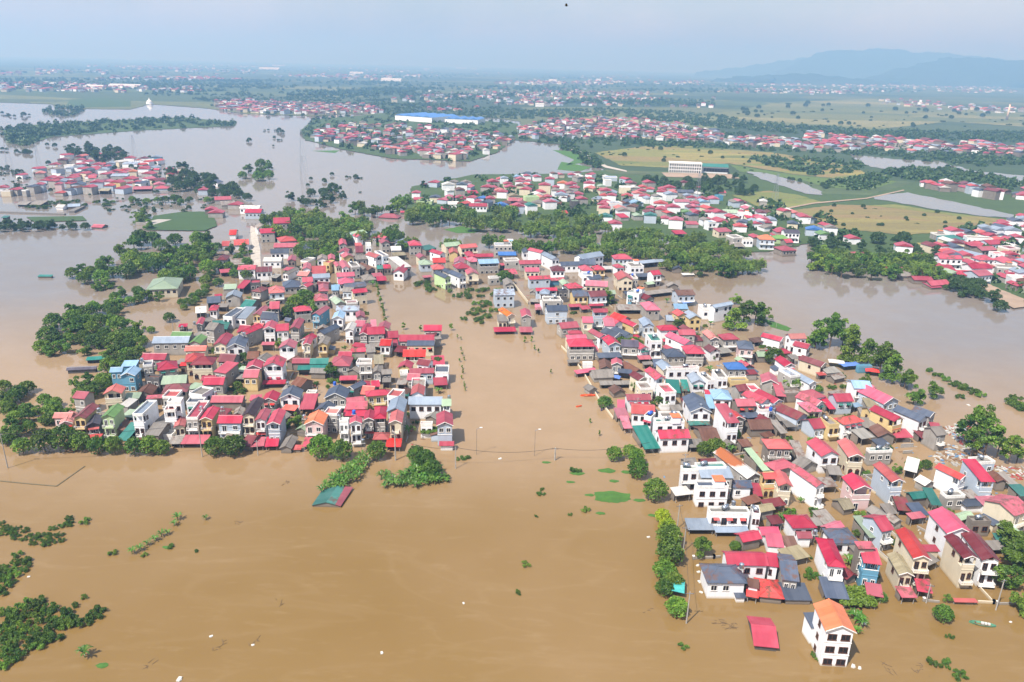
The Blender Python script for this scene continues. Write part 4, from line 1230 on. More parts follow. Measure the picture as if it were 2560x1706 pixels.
    if not shed and detail:
        trim = SILL[wc] if random.random() < .75 else TRIM
        st = 3.25 if 'z' not in feats else 2.95; k = 0
        # storey bands and balconies on the front, windows on front and flanks
        while True:
            zc = H-1.75-st*k
            if zc < .75: break
            top = k == 0
            fy = -D/2 + (rec if (lg and top) else 0)
            n = 2 if W < 6.5 else 3 if W < 9.5 else 4 if W < 13 else 5
            bal = 'b' in feats and not (lg and top)
            for i in range(n):
                xx = -W/2 + W*(i+.5)/n
                door = bal and i == (0 if n < 3 else 1)
                ww = min(1.2, W/n*.5)
                if 'z' in feats: ww = min(2.2, W/n*.6)
                if door: window(root, xx, fy-.01, zc-.4, 0, min(1.3, ww), 2.1, trim, near, name='balcony_door')
                elif random.random() < .9: window(root, xx, fy-.01, zc, 0, ww, 1.25, trim, near, 'arch' if wc in 'cy' and near and not top else 'sq')
            if bal:
                zf = zc-1.52
                if zf > .3:
                    p = MB(); bw = W*random.choice((1.0, 1.0, .62)); p.box(-bw/2, bw/2, -D/2-1.15, -D/2-.001, zf-.14, zf, TRIM if wc in 'wbgp' else wm); bo = p.build('balcony', root)
                    p = MB(); p.box(-bw/2, bw/2, -D/2-1.15, -D/2-1.05, zf+.72, zf+.82, TRIM)
                    for q in range(max(3, int(bw/.4))):
                        xq = -bw/2+.06+(bw-.12)*q/max(2, int(bw/.4)-1); p.box(xq-.04, xq+.04, -D/2-1.13, -D/2-1.07, zf, zf+.72, TRIM)
                    p.box(-bw/2, -bw/2+.08, -D/2-1.05, -D/2-.002, zf, zf+.8, TRIM); p.box(bw/2-.08, bw/2, -D/2-1.05, -D/2-.002, zf, zf+.8, TRIM)
                    p.build('railing', bo)
            if near and not top:
                zf = H-st*k
                p = MB(); p.box(-W/2-.07, W/2+.07, -D/2-.1, -D/2-.002, zf-.12, zf+.06, TRIM if wc in 'wbgpd' else ORTRIM if wc in 'y' else wm); p.build('cornice', root)
            for side in (-1, 1):
                ns = int(D/4.6)
                for i in range(ns):
                    if random.random() < (.5 if near else .3): window(root, side*(W/2+.01), -D/2+D*(i+.5)/ns, zc+.1, side*math.pi/2, .85, 1.05, trim, near)
            k += 1
            if k > 3: break
        if near and kind == 'g' and ('z' in feats or random.random() < .55):
            p = MB(); e_ = D/2+.47; zr_ = zr+.14; ze_ = H-.19+.14
            for sx in (-1, 1): p.prism([(sx*(W/2+.4), ze_-.16), (sx*(W/2+.4), ze_+.02), (0, zr_+.02), (0, zr_-.16)], -e_-.1, -e_, TRIM, 'y')
            p.build('fascia', root)
        if near and dist < 300 and H > 4.5 and (random.random() < .4 if not note else 'hood' in note):
            hm = roofmat(random.choice('OROG'), 'y'); zh = H-1.0-(3.25 if random.random() < .5 and H > 6 else 0)
            for i in range(2 if W < 7 else 3):
                nn = 2 if W < 7 else 3; xx = -W/2+W*(i+.5)/nn; p = MB(); p.prism([(-D/2-.85, zh-.3), (-D/2-.002, zh), (-D/2-.002, zh+.07), (-D/2-.85, zh-.24)], xx-.75, xx+.75, hm, 'x'); p.build('window_hood', root)
        if near and D > 7 and H > 5 and random.random() < .35:
            sx = random.choice((-1, 1)); q = Vector((c.x, c.y))+xd*sx*(W/2+1.2)
            if all((q-r_['c']).length > 4.5 for r_ in RECS):
                p = MB(); y0 = -D*.1; y1 = D*.42; p.box(min(sx*W/2+sx*.002, sx*(W/2+2)), max(sx*W/2+sx*.002, sx*(W/2+2)), y0, y1, zb, 2.1, wm); an = p.build('annex', root)
                p = MB(); p.add([(sx*W/2+sx*.003, y0-.2, 2.75), (sx*(W/2+2.3), y0-.2, 2.12), (sx*(W/2+2.3), y1+.2, 2.12), (sx*W/2+sx*.003, y1+.2, 2.75), (sx*W/2+sx*.003, y0-.2, 2.85), (sx*(W/2+2.3), y0-.2, 2.22), (sx*(W/2+2.3), y1+.2, 2.22), (sx*W/2+sx*.003, y1+.2, 2.85)], [(3, 2, 1, 0), (4, 5, 6, 7), (0, 1, 5, 4), (1, 2, 6, 5), (2, 3, 7, 6), (3, 0, 4, 7)], roofmat(random.choice('NNBRSM'), 'y')); p.build('annex_roof', an)
        if kind in 'g' and near and W > 3.5 and not lg and random.random() < .6:
            window(root, 0, -D/2-.01, H+.45, 0, .6, .6, trim, True)
    RECS.append(dict(o=root, nm=nm, H=H, kind=kind, rc=rc, wc=wc, note=note, c=Vector((c.x, c.y)), W=W, D=D, shed=shed, yd=yd))
    return root

def rows(txt):
    tile = (0, 0, 1)
    for L in txt.strip().split('\n'):
        if L.startswith('@'): tile = tuple(float(q) for q in L[1:].split(',')); continue
        a, _, note = L.partition('|'); yield tile, a.split(), note.strip()
STUFF_H = []
for (ox, oy, sc), t, note in rows(HOUSES):
    if t[7] == 'x': continue
    H = float(t[6]); p = [at(ox+float(t[i])/sc, oy+float(t[i+1])/sc, H) for i in (0, 2, 4)]
    build_house(p[0], p[1], p[2], H, t[7], t[8], t[9], t[10:] and ''.join(t[10:]) or '', note, dist=p[0].length)
mids = []
for (ox, oy, sc), t, note in rows(MIDS):
    xx, yy, ww = float(t[0]), float(t[1]), float(t[2])*(.84 if ox == 0 else .95); H = float(t[6]); kind, rc, wc = t[3:6]
    p0 = at(ox+(xx-ww/2)/sc, oy+(yy)/sc, H); p1 = at(ox+(xx+ww/2)/sc, oy+yy/sc, H)
    a = random.uniform(-.28, .28); m0 = (p0+p1)/2; v = (p1-p0); v = Matrix.Rotation(a, 3, 'Z') @ v
    mids.append((ww/sc, m0-v/2, m0+v/2, H, kind, rc, wc, note))
nh = sum(1 for r in RECS if r['nm'] == 'house')
mids.sort(key=lambda q: -q[0])
for q in mids:
    is_house = q[3] >= 3.5 and q[4] != 'f'
    if is_house and nh >= 312: STUFF_H.append(q); continue
    nh += is_house
    build_house(q[1], q[2], None, q[3], q[4], q[5], q[6], 'b' if q[3] > 5.4 else '', q[7], dist=q[1].length)

# low lean-tos, yard walls and bushes wedged between the houses
def free(p, m=1.0):
    for r in RECS:
        d = p-r['c']
        if abs(d.x) > 25 or abs(d.y) > 25: continue
        if abs(d.dot(Vector((r['yd'].y, -r['yd'].x)))) < r['W']/2+m and abs(d.dot(r['yd'])) < r['D']/2+m: return False
    return True
def inpoly(P, x, y):
    c = False; n = len(P)
    for i in range(n):
        a, b_ = P[i], P[i-1]
        if (a[1] > y) != (b_[1] > y) and x < (b_[0]-a[0])*(y-a[1])/(b_[1]-a[1])+a[0]: c = not c
    return c
VILL = [[(float(a), float(b)) for a, b in zip(s_.split()[::2], s_.split()[1::2])] for s_ in (
 '350 810 430 770 520 690 600 650 700 610 850 600 880 640 862 690 866 760 1010 775 1020 900 1035 1015 900 1030 700 1030 420 1020 150 1000 255 880',
 '1185 640 1300 610 1480 620 1600 690 1680 770 1790 780 1870 830 2000 900 2080 960 2150 1000 2180 1040 2050 1055 1960 1080 2100 1120 2250 1120 2340 1180 2330 1260 2260 1310 2150 1375 1640 1375 1690 1250 1600 1200 1570 1150 1560 1050 1480 1030 1420 960 1380 900 1300 790')]
frl = random.Random(77); WALLS = []; BUSH = []
def vill_points(n, m, tries=6000):
    got = []
    for _ in range(tries):
        P = frl.choice(VILL+VILL[1:]); xs = [p[0] for p in P]; ys = [p[1] for p in P]; x, y = frl.uniform(min(xs), max(xs)), frl.uniform(min(ys), max(ys))
        if not inpoly(P, x, y): continue
        p = atd(x, y).xy
        if free(p, m): got.append(p); yield p
        if len(got) >= n: return
for p in vill_points(66, 2.0):
    if p.x > 45 and p.y < 215: continue
    a = frl.uniform(-.18, .18)+(.3 if p.x > 45 else -.12); w_ = frl.uniform(4, 5.6); d_ = frl.uniform(5, 8); H = frl.uniform(4.0, 6.6); xd = Vector((math.cos(a), math.sin(a), 0)); c0 = Vector((p.x, p.y, H))-Vector((-xd.y, xd.x, 0))*d_/2
    build_house(c0-xd*w_/2, c0+xd*w_/2, c0+xd*w_/2+Vector((-xd.y, xd.x, 0))*d_, H, frl.choice('ggwwhf'), frl.choice('RRRRROPSLNMQ'), frl.choice('wwgggcby'), frl.choice(('b', '', '', 'b')), '', dist=300)
for p in vill_points(120, 1.4):
    a = frl.uniform(-.25, .25)+(.35 if p.x > 45 else -.1); w_ = frl.uniform(3, 6.5); d_ = frl.uniform(3, 5.5); H = frl.uniform(1.7, 3.0); xd = Vector((math.cos(a), math.sin(a), 0)); c0 = Vector((p.x, p.y, H))-Vector((-xd.y, xd.x, 0))*d_/2
    build_house(c0-xd*w_/2, c0+xd*w_/2, c0+xd*w_/2+Vector((-xd.y, xd.x, 0))*d_, H, frl.choice('sssgw'), frl.choice('NNNNBYRMSECW'), frl.choice('kkkg'), '', '', dist=300)
for p in vill_points(80, .9):
    a = frl.uniform(-.2, .2)+(.35 if p.x > 45 else -.1)+frl.choice((0, 1.57)); WALLS.append((p, a, frl.uniform(3, 8), frl.uniform(.35, 1.3)))
for p in vill_points(175, 1.0): BUSH.append(p)
# far settlements: tiny houses past counting, one object
FAR_R = [roofmat(c) for c in 'RRRPOQNLSWMB']; FAR_W = [wallmat(c) for c in 'wgkkcb']
fb = MB()
def far_house(x, y, w, d, h, rz, ri=None, wi=None):
    c, s = math.cos(rz), math.sin(rz)
    def tr(p, q, z): return (x+p*c-q*s, y+p*s+q*c, z)
    X, Y = w/2, d/2; rm = ri if ri else random.choice(FAR_R); wm = wi if wi else random.choice(FAR_W)
    fb.add([tr(-X, -Y, 0), tr(X, -Y, 0), tr(X, Y, 0), tr(-X, Y, 0), tr(-X, -Y, h), tr(X, -Y, h), tr(X, Y, h), tr(-X, Y, h)], [(0, 1, 5, 4), (1, 2, 6, 5), (2, 3, 7, 6), (3, 0, 4, 7)], wm)
    g = h+.33*w/2; e = .4
    fb.add([tr(-X-e, -Y-e, h-.1), tr(X+e, -Y-e, h-.1), tr(X+e, Y+e, h-.1), tr(-X-e, Y+e, h-.1), tr(0, -Y-e, g), tr(0, Y+e, g)], [(0, 4, 5, 3), (1, 2, 5, 4), (0, 1, 4), (2, 3, 5), (0, 3, 2, 1)], rm)
def scatter_px(s, n, rnd, mind=0):
    a = [float(q) for q in s.split()]; P = list(zip(a[::2], a[1::2])); xs = [p[0] for p in P]; ys = [p[1] for p in P]; got = []; tries = 0
    while len(got) < n and tries < n*60:
        tries += 1; x, y = rnd.uniform(min(xs), max(xs)), rnd.uniform(min(ys), max(ys))
        if not inpoly(P, x, y): continue
        if mind and any(((x-q[0])**2+((y-q[1])*1.9)**2) < mind*mind for q in got): continue
        got.append((x, y))
    return got
for q in STUFF_H:
    m = (q[1]+q[2])/2; far_house(m.x, m.y+4, min(11, (q[2]-q[1]).length), 8, q[3], random.uniform(-.3, .3), roofmat(q[5]), wallmat(q[6]))
frn = random.Random(11)
for s_, n, sz, md in (('725 303 800 287 900 291 1000 300 1120 311 1185 318 1140 350 1060 372 900 358 790 333 720 325', 250, 8.5, 5.2),
    ('1190 300 1280 277 1420 272 1560 287 1640 305 1700 325 1690 335 1500 325 1330 320 1200 322', 330, 9, 4.6),
    ('1700 320 1860 325 1990 340 1960 352 1800 345 1690 338', 60, 9, 6), ('1850 310 2000 322 2200 330 2400 343 2400 362 2200 358 2000 347 1860 330', 150, 10, 6.5),
    ('2100 424 2180 428 2290 437 2400 446 2400 462 2240 458 2110 432', 26, 9, 9), ('490 238 560 232 700 240 860 246 880 262 800 262 720 266 560 260 500 254', 330, 9, 3),
    ('0 195 120 190 300 200 460 205 470 215 300 214 100 212 0 212', 160, 12, 3.5), ('880 215 1100 205 1400 205 1660 225 1640 250 1400 245 1120 262 900 250', 340, 11, 4),
    ('1640 205 1900 195 2353 200 2353 215 2100 214 1800 222 1650 226', 240, 14, 3), ('1980 228 2100 232 2250 246 2353 252 2353 262 2200 258 2050 242', 60, 12, 4),
    ('0 150 400 140 900 160 1600 175 1650 200 1100 195 600 190 0 185', 560, 20, 2.2), ('1650 185 2400 190 2400 200 1650 198', 220, 18, 3)):
    pts = scatter_px(s_, n, frn, md)
    if n > 200 and sz > 9.5:
        cs = [frn.choice(pts) for _ in range(26)]; P_ = [float(q) for q in s_.split()]; P_ = list(zip(P_[::2], P_[1::2])); pts = []
        while len(pts) < n:
            c_ = frn.choice(cs); q_ = (c_[0]+frn.gauss(0, 55), c_[1]+frn.gauss(0, 2.0))
            if inpoly(P_, *q_): pts.append(q_)
    for (px, py) in pts:
        p = atd(px, py); k = frn.uniform(.75, 1.35)*sz; far_house(p.x, p.y, k, k*frn.uniform(.9, 1.6), frn.uniform(3.5, 8.5)*(sz/9)**.5, frn.uniform(-.5, .5))
# long pale sheds of the distant plain
for px, py, ww, dd, h in ((220, 205, 60, 30, 9), (290, 203, 110, 34, 9), (450, 184, 14, 12, 16), (1270, 188, 60, 40, 9), (980, 160, 90, 40, 8), (1090, 160, 120, 40, 8), (640, 152, 200, 60, 8), (1375, 186, 40, 20, 12), (1240, 246, 24, 14, 8),
                           (420, 139, 160, 60, 12), (300, 138, 160, 60, 12), (620, 160, 220, 80, 8), (1060, 158, 220, 80, 10), (900, 187, 120, 50, 9), (820, 170, 120, 50, 9)):
    p = atd(px, py); far_house(p.x, p.y, dd, ww, h, 1.57, roofmat('W'), wallmat('w'))
for s_, n in (('960 445 1090 408 1390 403 1540 420 1830 490 1930 545 1800 555 1560 505 1300 482 1000 485', 110), ('2110 590 2190 560 2353 510 2400 690 2250 640', 45), ('60 430 160 360 360 370 420 430 300 440', 34), ('0 452 0 432 60 405 120 372 200 352 300 347 390 372 520 415 490 440 300 448 100 453', 22)):
    for (px, py) in scatter_px(s_, n*2, frn, 9):
        p = atd(px, py)
        if n > 0 and free(p.xy, 4.0): far_house(p.x, p.y, frn.uniform(6, 9), frn.uniform(7, 12), frn.uniform(3, 6), frn.uniform(-.5, .5), None, wallmat(frn.choice('wwgcb'))); n -= 1
me = fb.mesh('distant_houses'); tag(put('distant_houses', me), kind='stuff')
# ---------------------------------------------------------------- trees and plants
def leafmat(name, rgb, rgb2, rough=.5):
    x = NT(name); a, b = lin(rgb), lin(rgb2); v = x.coords(kind='Object')
    f = x.ramp(x.noise(v, 3.2, 3, .6), [(.36, 0.0), (.66, 1.0)]); c = x.mix(f, a, b)
    oi = x.n('ShaderNodeObjectInfo'); hs = x.n('ShaderNodeHueSaturation'); mr = x.n('ShaderNodeMapRange'); mr.inputs[3].default_value = .72; mr.inputs[4].default_value = 1.2
    mh = x.n('ShaderNodeMapRange'); mh.inputs[3].default_value = .485; mh.inputs[4].default_value = .515
    rr = x.n('ShaderNodeMath', operation='FRACT'); mm = x.n('ShaderNodeMath', operation='MULTIPLY'); mm.inputs[1].default_value = 7.31; x.l(oi.outputs['Random'], mm.inputs[0]); x.l(mm.outputs[0], rr.inputs[0])
    x.l(oi.outputs['Random'], mr.inputs[0]); x.l(rr.outputs[0], mh.inputs[0]); x.l(mr.outputs[0], hs.inputs['Value']); x.l(mh.outputs[0], hs.inputs['Hue']); x.l(c, hs.inputs['Color'])
    x.base(hs.outputs[0]); x.rough(rough); x.b.inputs['Specular IOR Level'].default_value = .35
    tr = x.n('ShaderNodeBsdfTranslucent'); x.l(hs.outputs[0], tr.inputs[0]); ms = x.n('ShaderNodeMixShader'); ms.inputs[0].default_value = .22
    x.l(x.b.outputs[0], ms.inputs[1]); x.l(tr.outputs[0], ms.inputs[2]); x.l(ms.outputs[0], x.o.inputs['Surface']); return x.m
LDARK = leafmat('dark_leaves', (56, 84, 28), (96, 124, 40)); LMID = leafmat('green_leaves', (74, 106, 34), (122, 150, 50)); LBAM = leafmat('bamboo_leaves', (78, 104, 40), (122, 144, 60))
LBRI = leafmat('bright_leaves', (112, 140, 26), (158, 172, 36)); LBAN = leafmat('banana_leaves', (58, 96, 28), (88, 128, 42), .4); LFAR = leafmat('far_foliage', (52, 80, 40), (84, 110, 56))
BARK = plain('bark', (96, 80, 64), .9)
rng = np.random.default_rng(5)
def leaf_quads(C, N, size, aspect=1.5):
    n = len(C); t = rng.normal(size=(n, 3)); t -= (t*N).sum(1, keepdims=True)*N; t /= np.linalg.norm(t, axis=1, keepdims=True)+1e-9
    b = np.cross(N, t); s = size*rng.uniform(.6, 1.35, (n, 1)); t = t*s*aspect*.5; b = b*s*.5; k = N*s*.18
    V = np.stack([C-t-k, C+b+k*.5, C+t-k, C-b+k*.5], 1).reshape(-1, 3); return V
def crown(name, lobes, n, size, mat, shell=.72, up=.25, aspect=1.5):
    tot = sum(l[3]*l[4]+l[3]*l[3] for l in lobes); P = []; Q = []
    for (cx, cy, cz, r, rz) in lobes:
        k = max(8, int(n*(r*rz+r*r)/tot)); d = rng.normal(size=(k, 3)); d /= np.linalg.norm(d, axis=1, keepdims=True); d[:, 2] = np.where(d[:, 2] < -.45, -d[:, 2], d[:, 2])
        u = rng.uniform(shell, 1.03, (k, 1)); P.append(np.array([cx, cy, cz])+d*u*np.array([r, r, rz]))
        m = d*.9+rng.normal(size=(k, 3))*.55+np.array([0, 0, up]); Q.append(m/np.linalg.norm(m, axis=1, keepdims=True))
    V = leaf_quads(np.concatenate(P), np.concatenate(Q), size, aspect); V[:, 2] = np.maximum(V[:, 2], .01)
    F = np.arange(len(V)).reshape(-1, 4); me = bpy.data.meshes.new(name); me.from_pydata(V.tolist(), [], F.tolist()); me.materials.append(mat); return me
def trunk_mesh(h, r, limbs, spread):
    b = MB(); b.tube((0, 0, -.25), (0, 0, h), r, r*.62, BARK, 6)
    for i in range(limbs):
        a = 2*math.pi*i/limbs+random.uniform(-.3, .3); e = (math.cos(a)*spread, math.sin(a)*spread, h+spread*random.uniform(.5, .9)); b.tube((0, 0, h*.85), e, r*.5, r*.16, BARK, 5)
    return b.mesh('trunk')
KINDS = {}
def rl(n, R0, z0, z1, r0, r1, flat=.85):
    L = []
    for i in range(n):
        a = random.uniform(0, 6.283); q = R0*math.sqrt(random.random()); z = random.uniform(z0, z1)*(1-.35*(q/max(R0, .01))**2); r = random.uniform(r0, r1); L.append((q*math.cos(a), q*math.sin(a), z, r, r*flat))
    return L
def dome(n, R0, H0, r0, r1):
    L = [(0, 0, H0*.42, R0*.86, H0*.55)]
    for i in range(n):
        a = i*2.399; zz = 1-(i+.5)/n*1.05; q = math.sqrt(max(0, 1-zz*zz)); r = random.uniform(r0, r1); L.append((q*math.cos(a)*R0*.78, q*math.sin(a)*R0*.78, H0*(.42+.5*zz), r, r*.85))
    return L
for i in range(4):
    KINDS.setdefault('round', []).append((crown('crown', dome(22, .5, .78, .11, .17), 1500, .062, (LDARK, LMID, LDARK, LMID)[i], .8), trunk_mesh(.25, .035, 4, .2)))
    KINDS.setdefault('bright', []).append((crown('crown', dome(20, .5, .8, .11, .17), 1300, .07, LBRI, .8), trunk_mesh(.25, .035, 4, .2)))
    KINDS.setdefault('spread', []).append((crown('crown', rl(15, .38, .14, .86, .13, .2, .8), 1600, .06, (LMID, LDARK)[i % 2], .6), trunk_mesh(.42, .032, 5, .26)))
    KINDS.setdefault('tall', []).append((crown('crown', rl(12, .26, .5, 1.5, .11, .19, .9), 1100, .06, (LMID, LDARK)[i % 2], .55), trunk_mesh(.75, .03, 5, .22)))
    KINDS.setdefault('bamboo', []).append((crown('crown', [(math.cos(a)*q, math.sin(a)*q, .26+.3*random.random()*(1-q), random.uniform(.09, .15), random.uniform(.2, .32)) for a, q in ((random.uniform(0, 6.28), .42*math.sqrt(random.random())) for _ in range(20))], 1500, .05, LBAM, .55, .1, 2.0), trunk_mesh(.3, .03, 6, .3)))
    KINDS.setdefault('shrub', []).append((crown('crown', rl(13, .4, .05, .26, .09, .17, .85), 1100, .052, (LDARK, LDARK, LDARK, LMID)[i], .5), trunk_mesh(.1, .02, 3, .12)))
    KINDS.setdefault('sapling', []).append((crown('crown', rl(6, .2, .4, 1.3, .12, .22, 1.1), 260, .12, LMID, .4), trunk_mesh(.5, .03, 3, .15)))
def banana_mesh(seed):
    r = random.Random(seed); b = MB()
    for i in range(11):
        a = i*2.4+r.uniform(-.3, .3); L = r.uniform(.42, .6); rise = r.uniform(.2, .5); wd = r.uniform(.055, .08); pts = []
        for k in range(6):
            t = k/5; pts.append((Vector((math.cos(a)*L*t, math.sin(a)*L*t, .28+rise*math.sin(t*2.5)*.75)), wd*math.sin(math.pi*min(.97, .12+t*.86))))
        sd = Vector((-math.sin(a), math.cos(a), 0)); V = []; F = []
        for p, q in pts: V += [p+sd*q-Vector((0, 0, q*.35)), p, p-sd*q-Vector((0, 0, q*.35))]
        for k in range(5): F += [(3*k, 3*k+3, 3*k+4, 3*k+1), (3*k+1, 3*k+4, 3*k+5, 3*k+2)]
        b.add(V, F, LBAN)
    return b.mesh('leaves')
def stem_mesh():
    b = MB(); b.tube((0, 0, -.3), (0, 0, .34), .05, .035, plain('banana_stem', (120, 128, 70), .7), 6); return b.mesh('stem')
BAN = [(banana_mesh(i), stem_mesh()) for i in range(4)]
NAMES = {'round': 'tree', 'bright': 'tree', 'spread': 'tree', 'tall': 'tree', 'bamboo': 'bamboo_clump', 'shrub': 'shrub', 'sapling': 'sapling', 'banana': 'banana_plant'}
TREES = []
def plant(p, wm, kind, label=None, group=None, hs=1.0):
    cr, tk = random.choice(KINDS[kind]) if kind != 'banana' else random.choice(BAN)
    nm = NAMES[kind]; o = empty(nm, (p.x, p.y, 0), random.uniform(0, 6.28)); s = wm; q = random.uniform(.9, 1.12)*hs
    put('crown' if kind != 'banana' else 'leaves', cr, o, scale=(s, s, s*q)); put('trunk' if kind != 'banana' else 'stem', tk, o, scale=(s, s, s*q))
    tag(o, label, nm.replace('_', ' '), group); TREES.append((o, kind, Vector((p.x, p.y)), s, nm)); return o
def width_m(p, px): return px*D2S*((p-CP).dot(CR @ Vector((0, 0, -1))))/FOC
ORD = ['first', 'second', 'third', 'fourth', 'fifth', 'sixth', 'seventh', 'eighth', 'ninth', 'tenth', 'eleventh', 'twelfth', 'thirteenth', 'fourteenth', 'fifteenth', 'sixteenth', 'seventeenth', 'eighteenth', 'nineteenth', 'twentieth']
ORD += [t+'-'+u for t in ('twenty', 'thirty', 'forty', 'fifty', 'sixty') for u in ORD[:9]]
def row(kind, group, fmt, pts, hs=1.0):            # pts: x, base y, width (in view pixels); labelled by their order in the row
    a = [float(q) for q in pts.split()]
    for i in range(0, len(a), 3):
        p = atd(a[i], a[i+1]); wm = width_m(p, a[i+2]); plant(Vector((p.x, p.y+wm*.33, 0)), wm, kind, fmt % ORD[i//3], group, hs)
FARV = []
def belt(kind, group, label, s, n, w0, w1, md, hs=1.0, stuff=False):
    rn = random.Random(len(s)+n)
    for (x, y) in scatter_px(s, n, rn, md):
        k = kind if isinstance(kind, str) else rn.choice(kind); wp = rn.uniform(w0, w1)*.83; p = atd(x, y+wp*{'shrub': .12, 'banana': .1, 'sapling': 0}.get(k, .36)); wm = width_m(p, wp)
        if stuff:
            me = rn.choice(KINDS[k])[0]; v = np.empty(len(me.vertices)*3); me.vertices.foreach_get('co', v); v = v.reshape(-1, 3)*wm; a = rn.uniform(0, 6.28)
            v = np.stack([v[:, 0]*math.cos(a)-v[:, 1]*math.sin(a)+p.x, v[:, 0]*math.sin(a)+v[:, 1]*math.cos(a)+p.y, v[:, 2]], 1); FARV.append(v); continue
        lb = label if 'amboo' not in label or NAMES[k] != 'tree' else label.replace('feathery bamboo clump', 'broadleaf tree').replace('feathery bamboo', 'broadleaf tree')
        plant(p, wm, k, lb, group, hs)
row('round', 'clipped dark trees along the waterfront', 'dense dark round tree, %s from the west in the waterfront row', '45 1048 44 93 1046 58 140 1044 66 178 1043 50 220 1050 44 257 1048 42 303 1051 42 338 1050 46 368 1050 40 490 1053 52 532 1054 58 735 1061 62 783 1064 50 865 1062 46', 1.12)
row('round', 'street trees by the teal roof', 'dark round street tree, %s from the teal roof outward', '1412 1064 38 1448 1058 36 1463 1074 38 1468 1106 48 1507 1158 58', 1.2)
row('bright', 'yellow-green road trees', 'bright yellow-green tree, %s down the road row', '1524 1206 38 1535 1232 42', .9)
row('round', 'road trees beside the pole lane', 'rounded mid-green tree, %s after the yellow-green pair on the road', '1540 1268 62 1540 1306 66 1530 1340 58 1550 1358 48 1528 1376 44 1557 1424 54', 1.0)
row('round', 'lone trees in the open flood', 'round tree standing alone in open water, %s of such', '2172 1436 46 347 738 0.1 386 743 28 345 768 20')
row('spread', 'riverside trees east of the village', 'big leafy riverside tree, %s walking downstream', '1690 762 56 1712 748 50 1740 752 60 1760 742 40 1880 808 62 1915 806 70 1945 800 66 1962 842 66 2000 842 56 2030 872 76 2060 884 66 2085 900 50 2105 935 44 2150 920 40', 1.15)
row('tall', 'tall trees at the debris shore', 'tall dark tree at the junk-strewn shore, %s from the west', '2225 1035 66 2250 1040 70 2275 1062 80 2300 1062 56 2326 1075 50 2240 1062 60 2345 1070 46 2262 1020 60', 1.0)
row('spread', 'trees at the east edge', 'dark spreading tree at the eastern frame edge, %s from the top', '2330 1275 78 2348 1330 86 2318 1368 80 2356 1420 60 2345 1318 60')
belt(('round', 'spread'), 'western grove', 'dark leafy tree crowded in the western grove in the water', '92 790 110 748 170 718 230 706 245 735 325 748 328 790 240 822 190 803 110 805', 36, 40, 56, 19)
belt(('round', 'spread'), 'tree strip west of the village', 'dark tree in the strip between grove and waterfront houses', '325 795 328 815 290 850 245 890 230 910 170 940 120 965 90 960 150 900 190 870 240 830', 24, 36, 50, 18)
belt(('spread', 'round'), 'low trees on the west bank', 'low green tree on the flooded west bank path', '0 885 60 880 110 905 110 960 80 985 20 1020 0 1010 20 960 0 940', 20, 34, 46, 18)
belt(('round', 'spread'), 'trees north of the grove', 'tree in the line linking grove and pagoda garden', '235 715 260 680 300 665 340 670 400 690 330 690 290 700 262 722', 14, 30, 40, 16)
belt(('spread', 'round'), 'north-west trees standing in water', 'tree standing in shallow water near the lone green-roofed hall', '150 640 170 615 230 595 265 600 270 640 250 665 215 665 205 640 170 655', 11, 32, 46, 22)
belt(('spread', 'round'), 'pagoda garden trees', 'large old tree in the dense garden beside the orange-tiled temple', '268 575 300 552 380 540 485 542 510 560 480 600 500 640 450 640 330 635 280 625', 32, 40, 58, 18)
belt('round', 'hedge trees beside the drowned road', 'small round tree in the hedge row by the drowned road', '408 712 408 700 470 655 482 660 470 680 425 712', 11, 20, 26, 9)
belt(('spread', 'round'), 'temple lane trees', 'bushy tree beside the temple lane', '440 600 500 560 560 560 572 610 570 640 500 640 490 655 450 650', 16, 26, 40, 16)
belt(('bamboo', 'bamboo', 'spread'), 'bamboo belt behind the west village', 'feathery bamboo in the belt behind the west village', '600 515 640 490 760 492 860 520 930 545 965 565 940 575 860 548 800 545 760 590 705 600 680 560 640 540', 66, 36, 54, 14)
belt('bamboo', 'north bank bamboo', 'feathery bamboo clump along the north bank of the canal', '930 505 965 470 1010 485 1090 490 1200 480 1290 495 1390 500 1420 530 1480 520 1560 555 1600 540 1680 570 1740 590 1745 620 1700 622 1600 600 1500 578 1400 560 1290 545 1180 530 1050 515 960 512', 92, 36, 56, 15)
belt(('bamboo', 'spread'), 'bamboo west of the crimson pavilion', 'feathery bamboo west of the drowned crimson pavilion', '805 490 830 470 870 475 880 490 930 450 940 470 900 490 830 492', 10, 30, 40, 16)
belt(('bamboo', 'bamboo', 'spread'), 'south bank bamboo', 'feathery bamboo clump along the south bank of the canal', '1000 568 1060 552 1240 560 1330 548 1430 570 1560 588 1740 612 1742 628 1600 625 1480 600 1400 592 1300 590 1240 580 1080 565', 50, 36, 52, 14)
belt(('bamboo', 'spread', 'spread'), 'bamboo on the east point', 'feathery bamboo on the wooded point across the river', '1855 595 1880 575 1960 590 2060 590 2150 600 2170 640 2080 632 2000 630 1930 622 1870 612', 42, 40, 58, 15)
belt(('round', 'spread'), 'trees at the stubble field edge', 'dark tree at the southern edge of the stubble field', '1860 560 1920 535 1990 560 2040 530 2110 555 2180 570 2150 590 2050 580 1990 590 1930 580', 18, 28, 44, 20, stuff=True)
belt(('spread', 'round'), 'trees among the eastern houses', 'dark tree by the eastern shore houses', '2160 640 2240 650 2290 690 2300 710 2260 700 2200 665', 10, 34, 48, 16, stuff=True)
belt(('round', 'spread'), 'trees around the white school', 'dark tree between the white school and the village', '1470 402 1560 415 1700 405 1760 430 1740 450 1640 440 1520 425 1470 412', 26, 22, 34, 13, stuff=True)
belt(('spread', 'round'), 'islet trees', 'tree on a small drowned islet', '545 395 575 378 620 378 632 408 590 412 560 405', 8, 24, 36, 10)
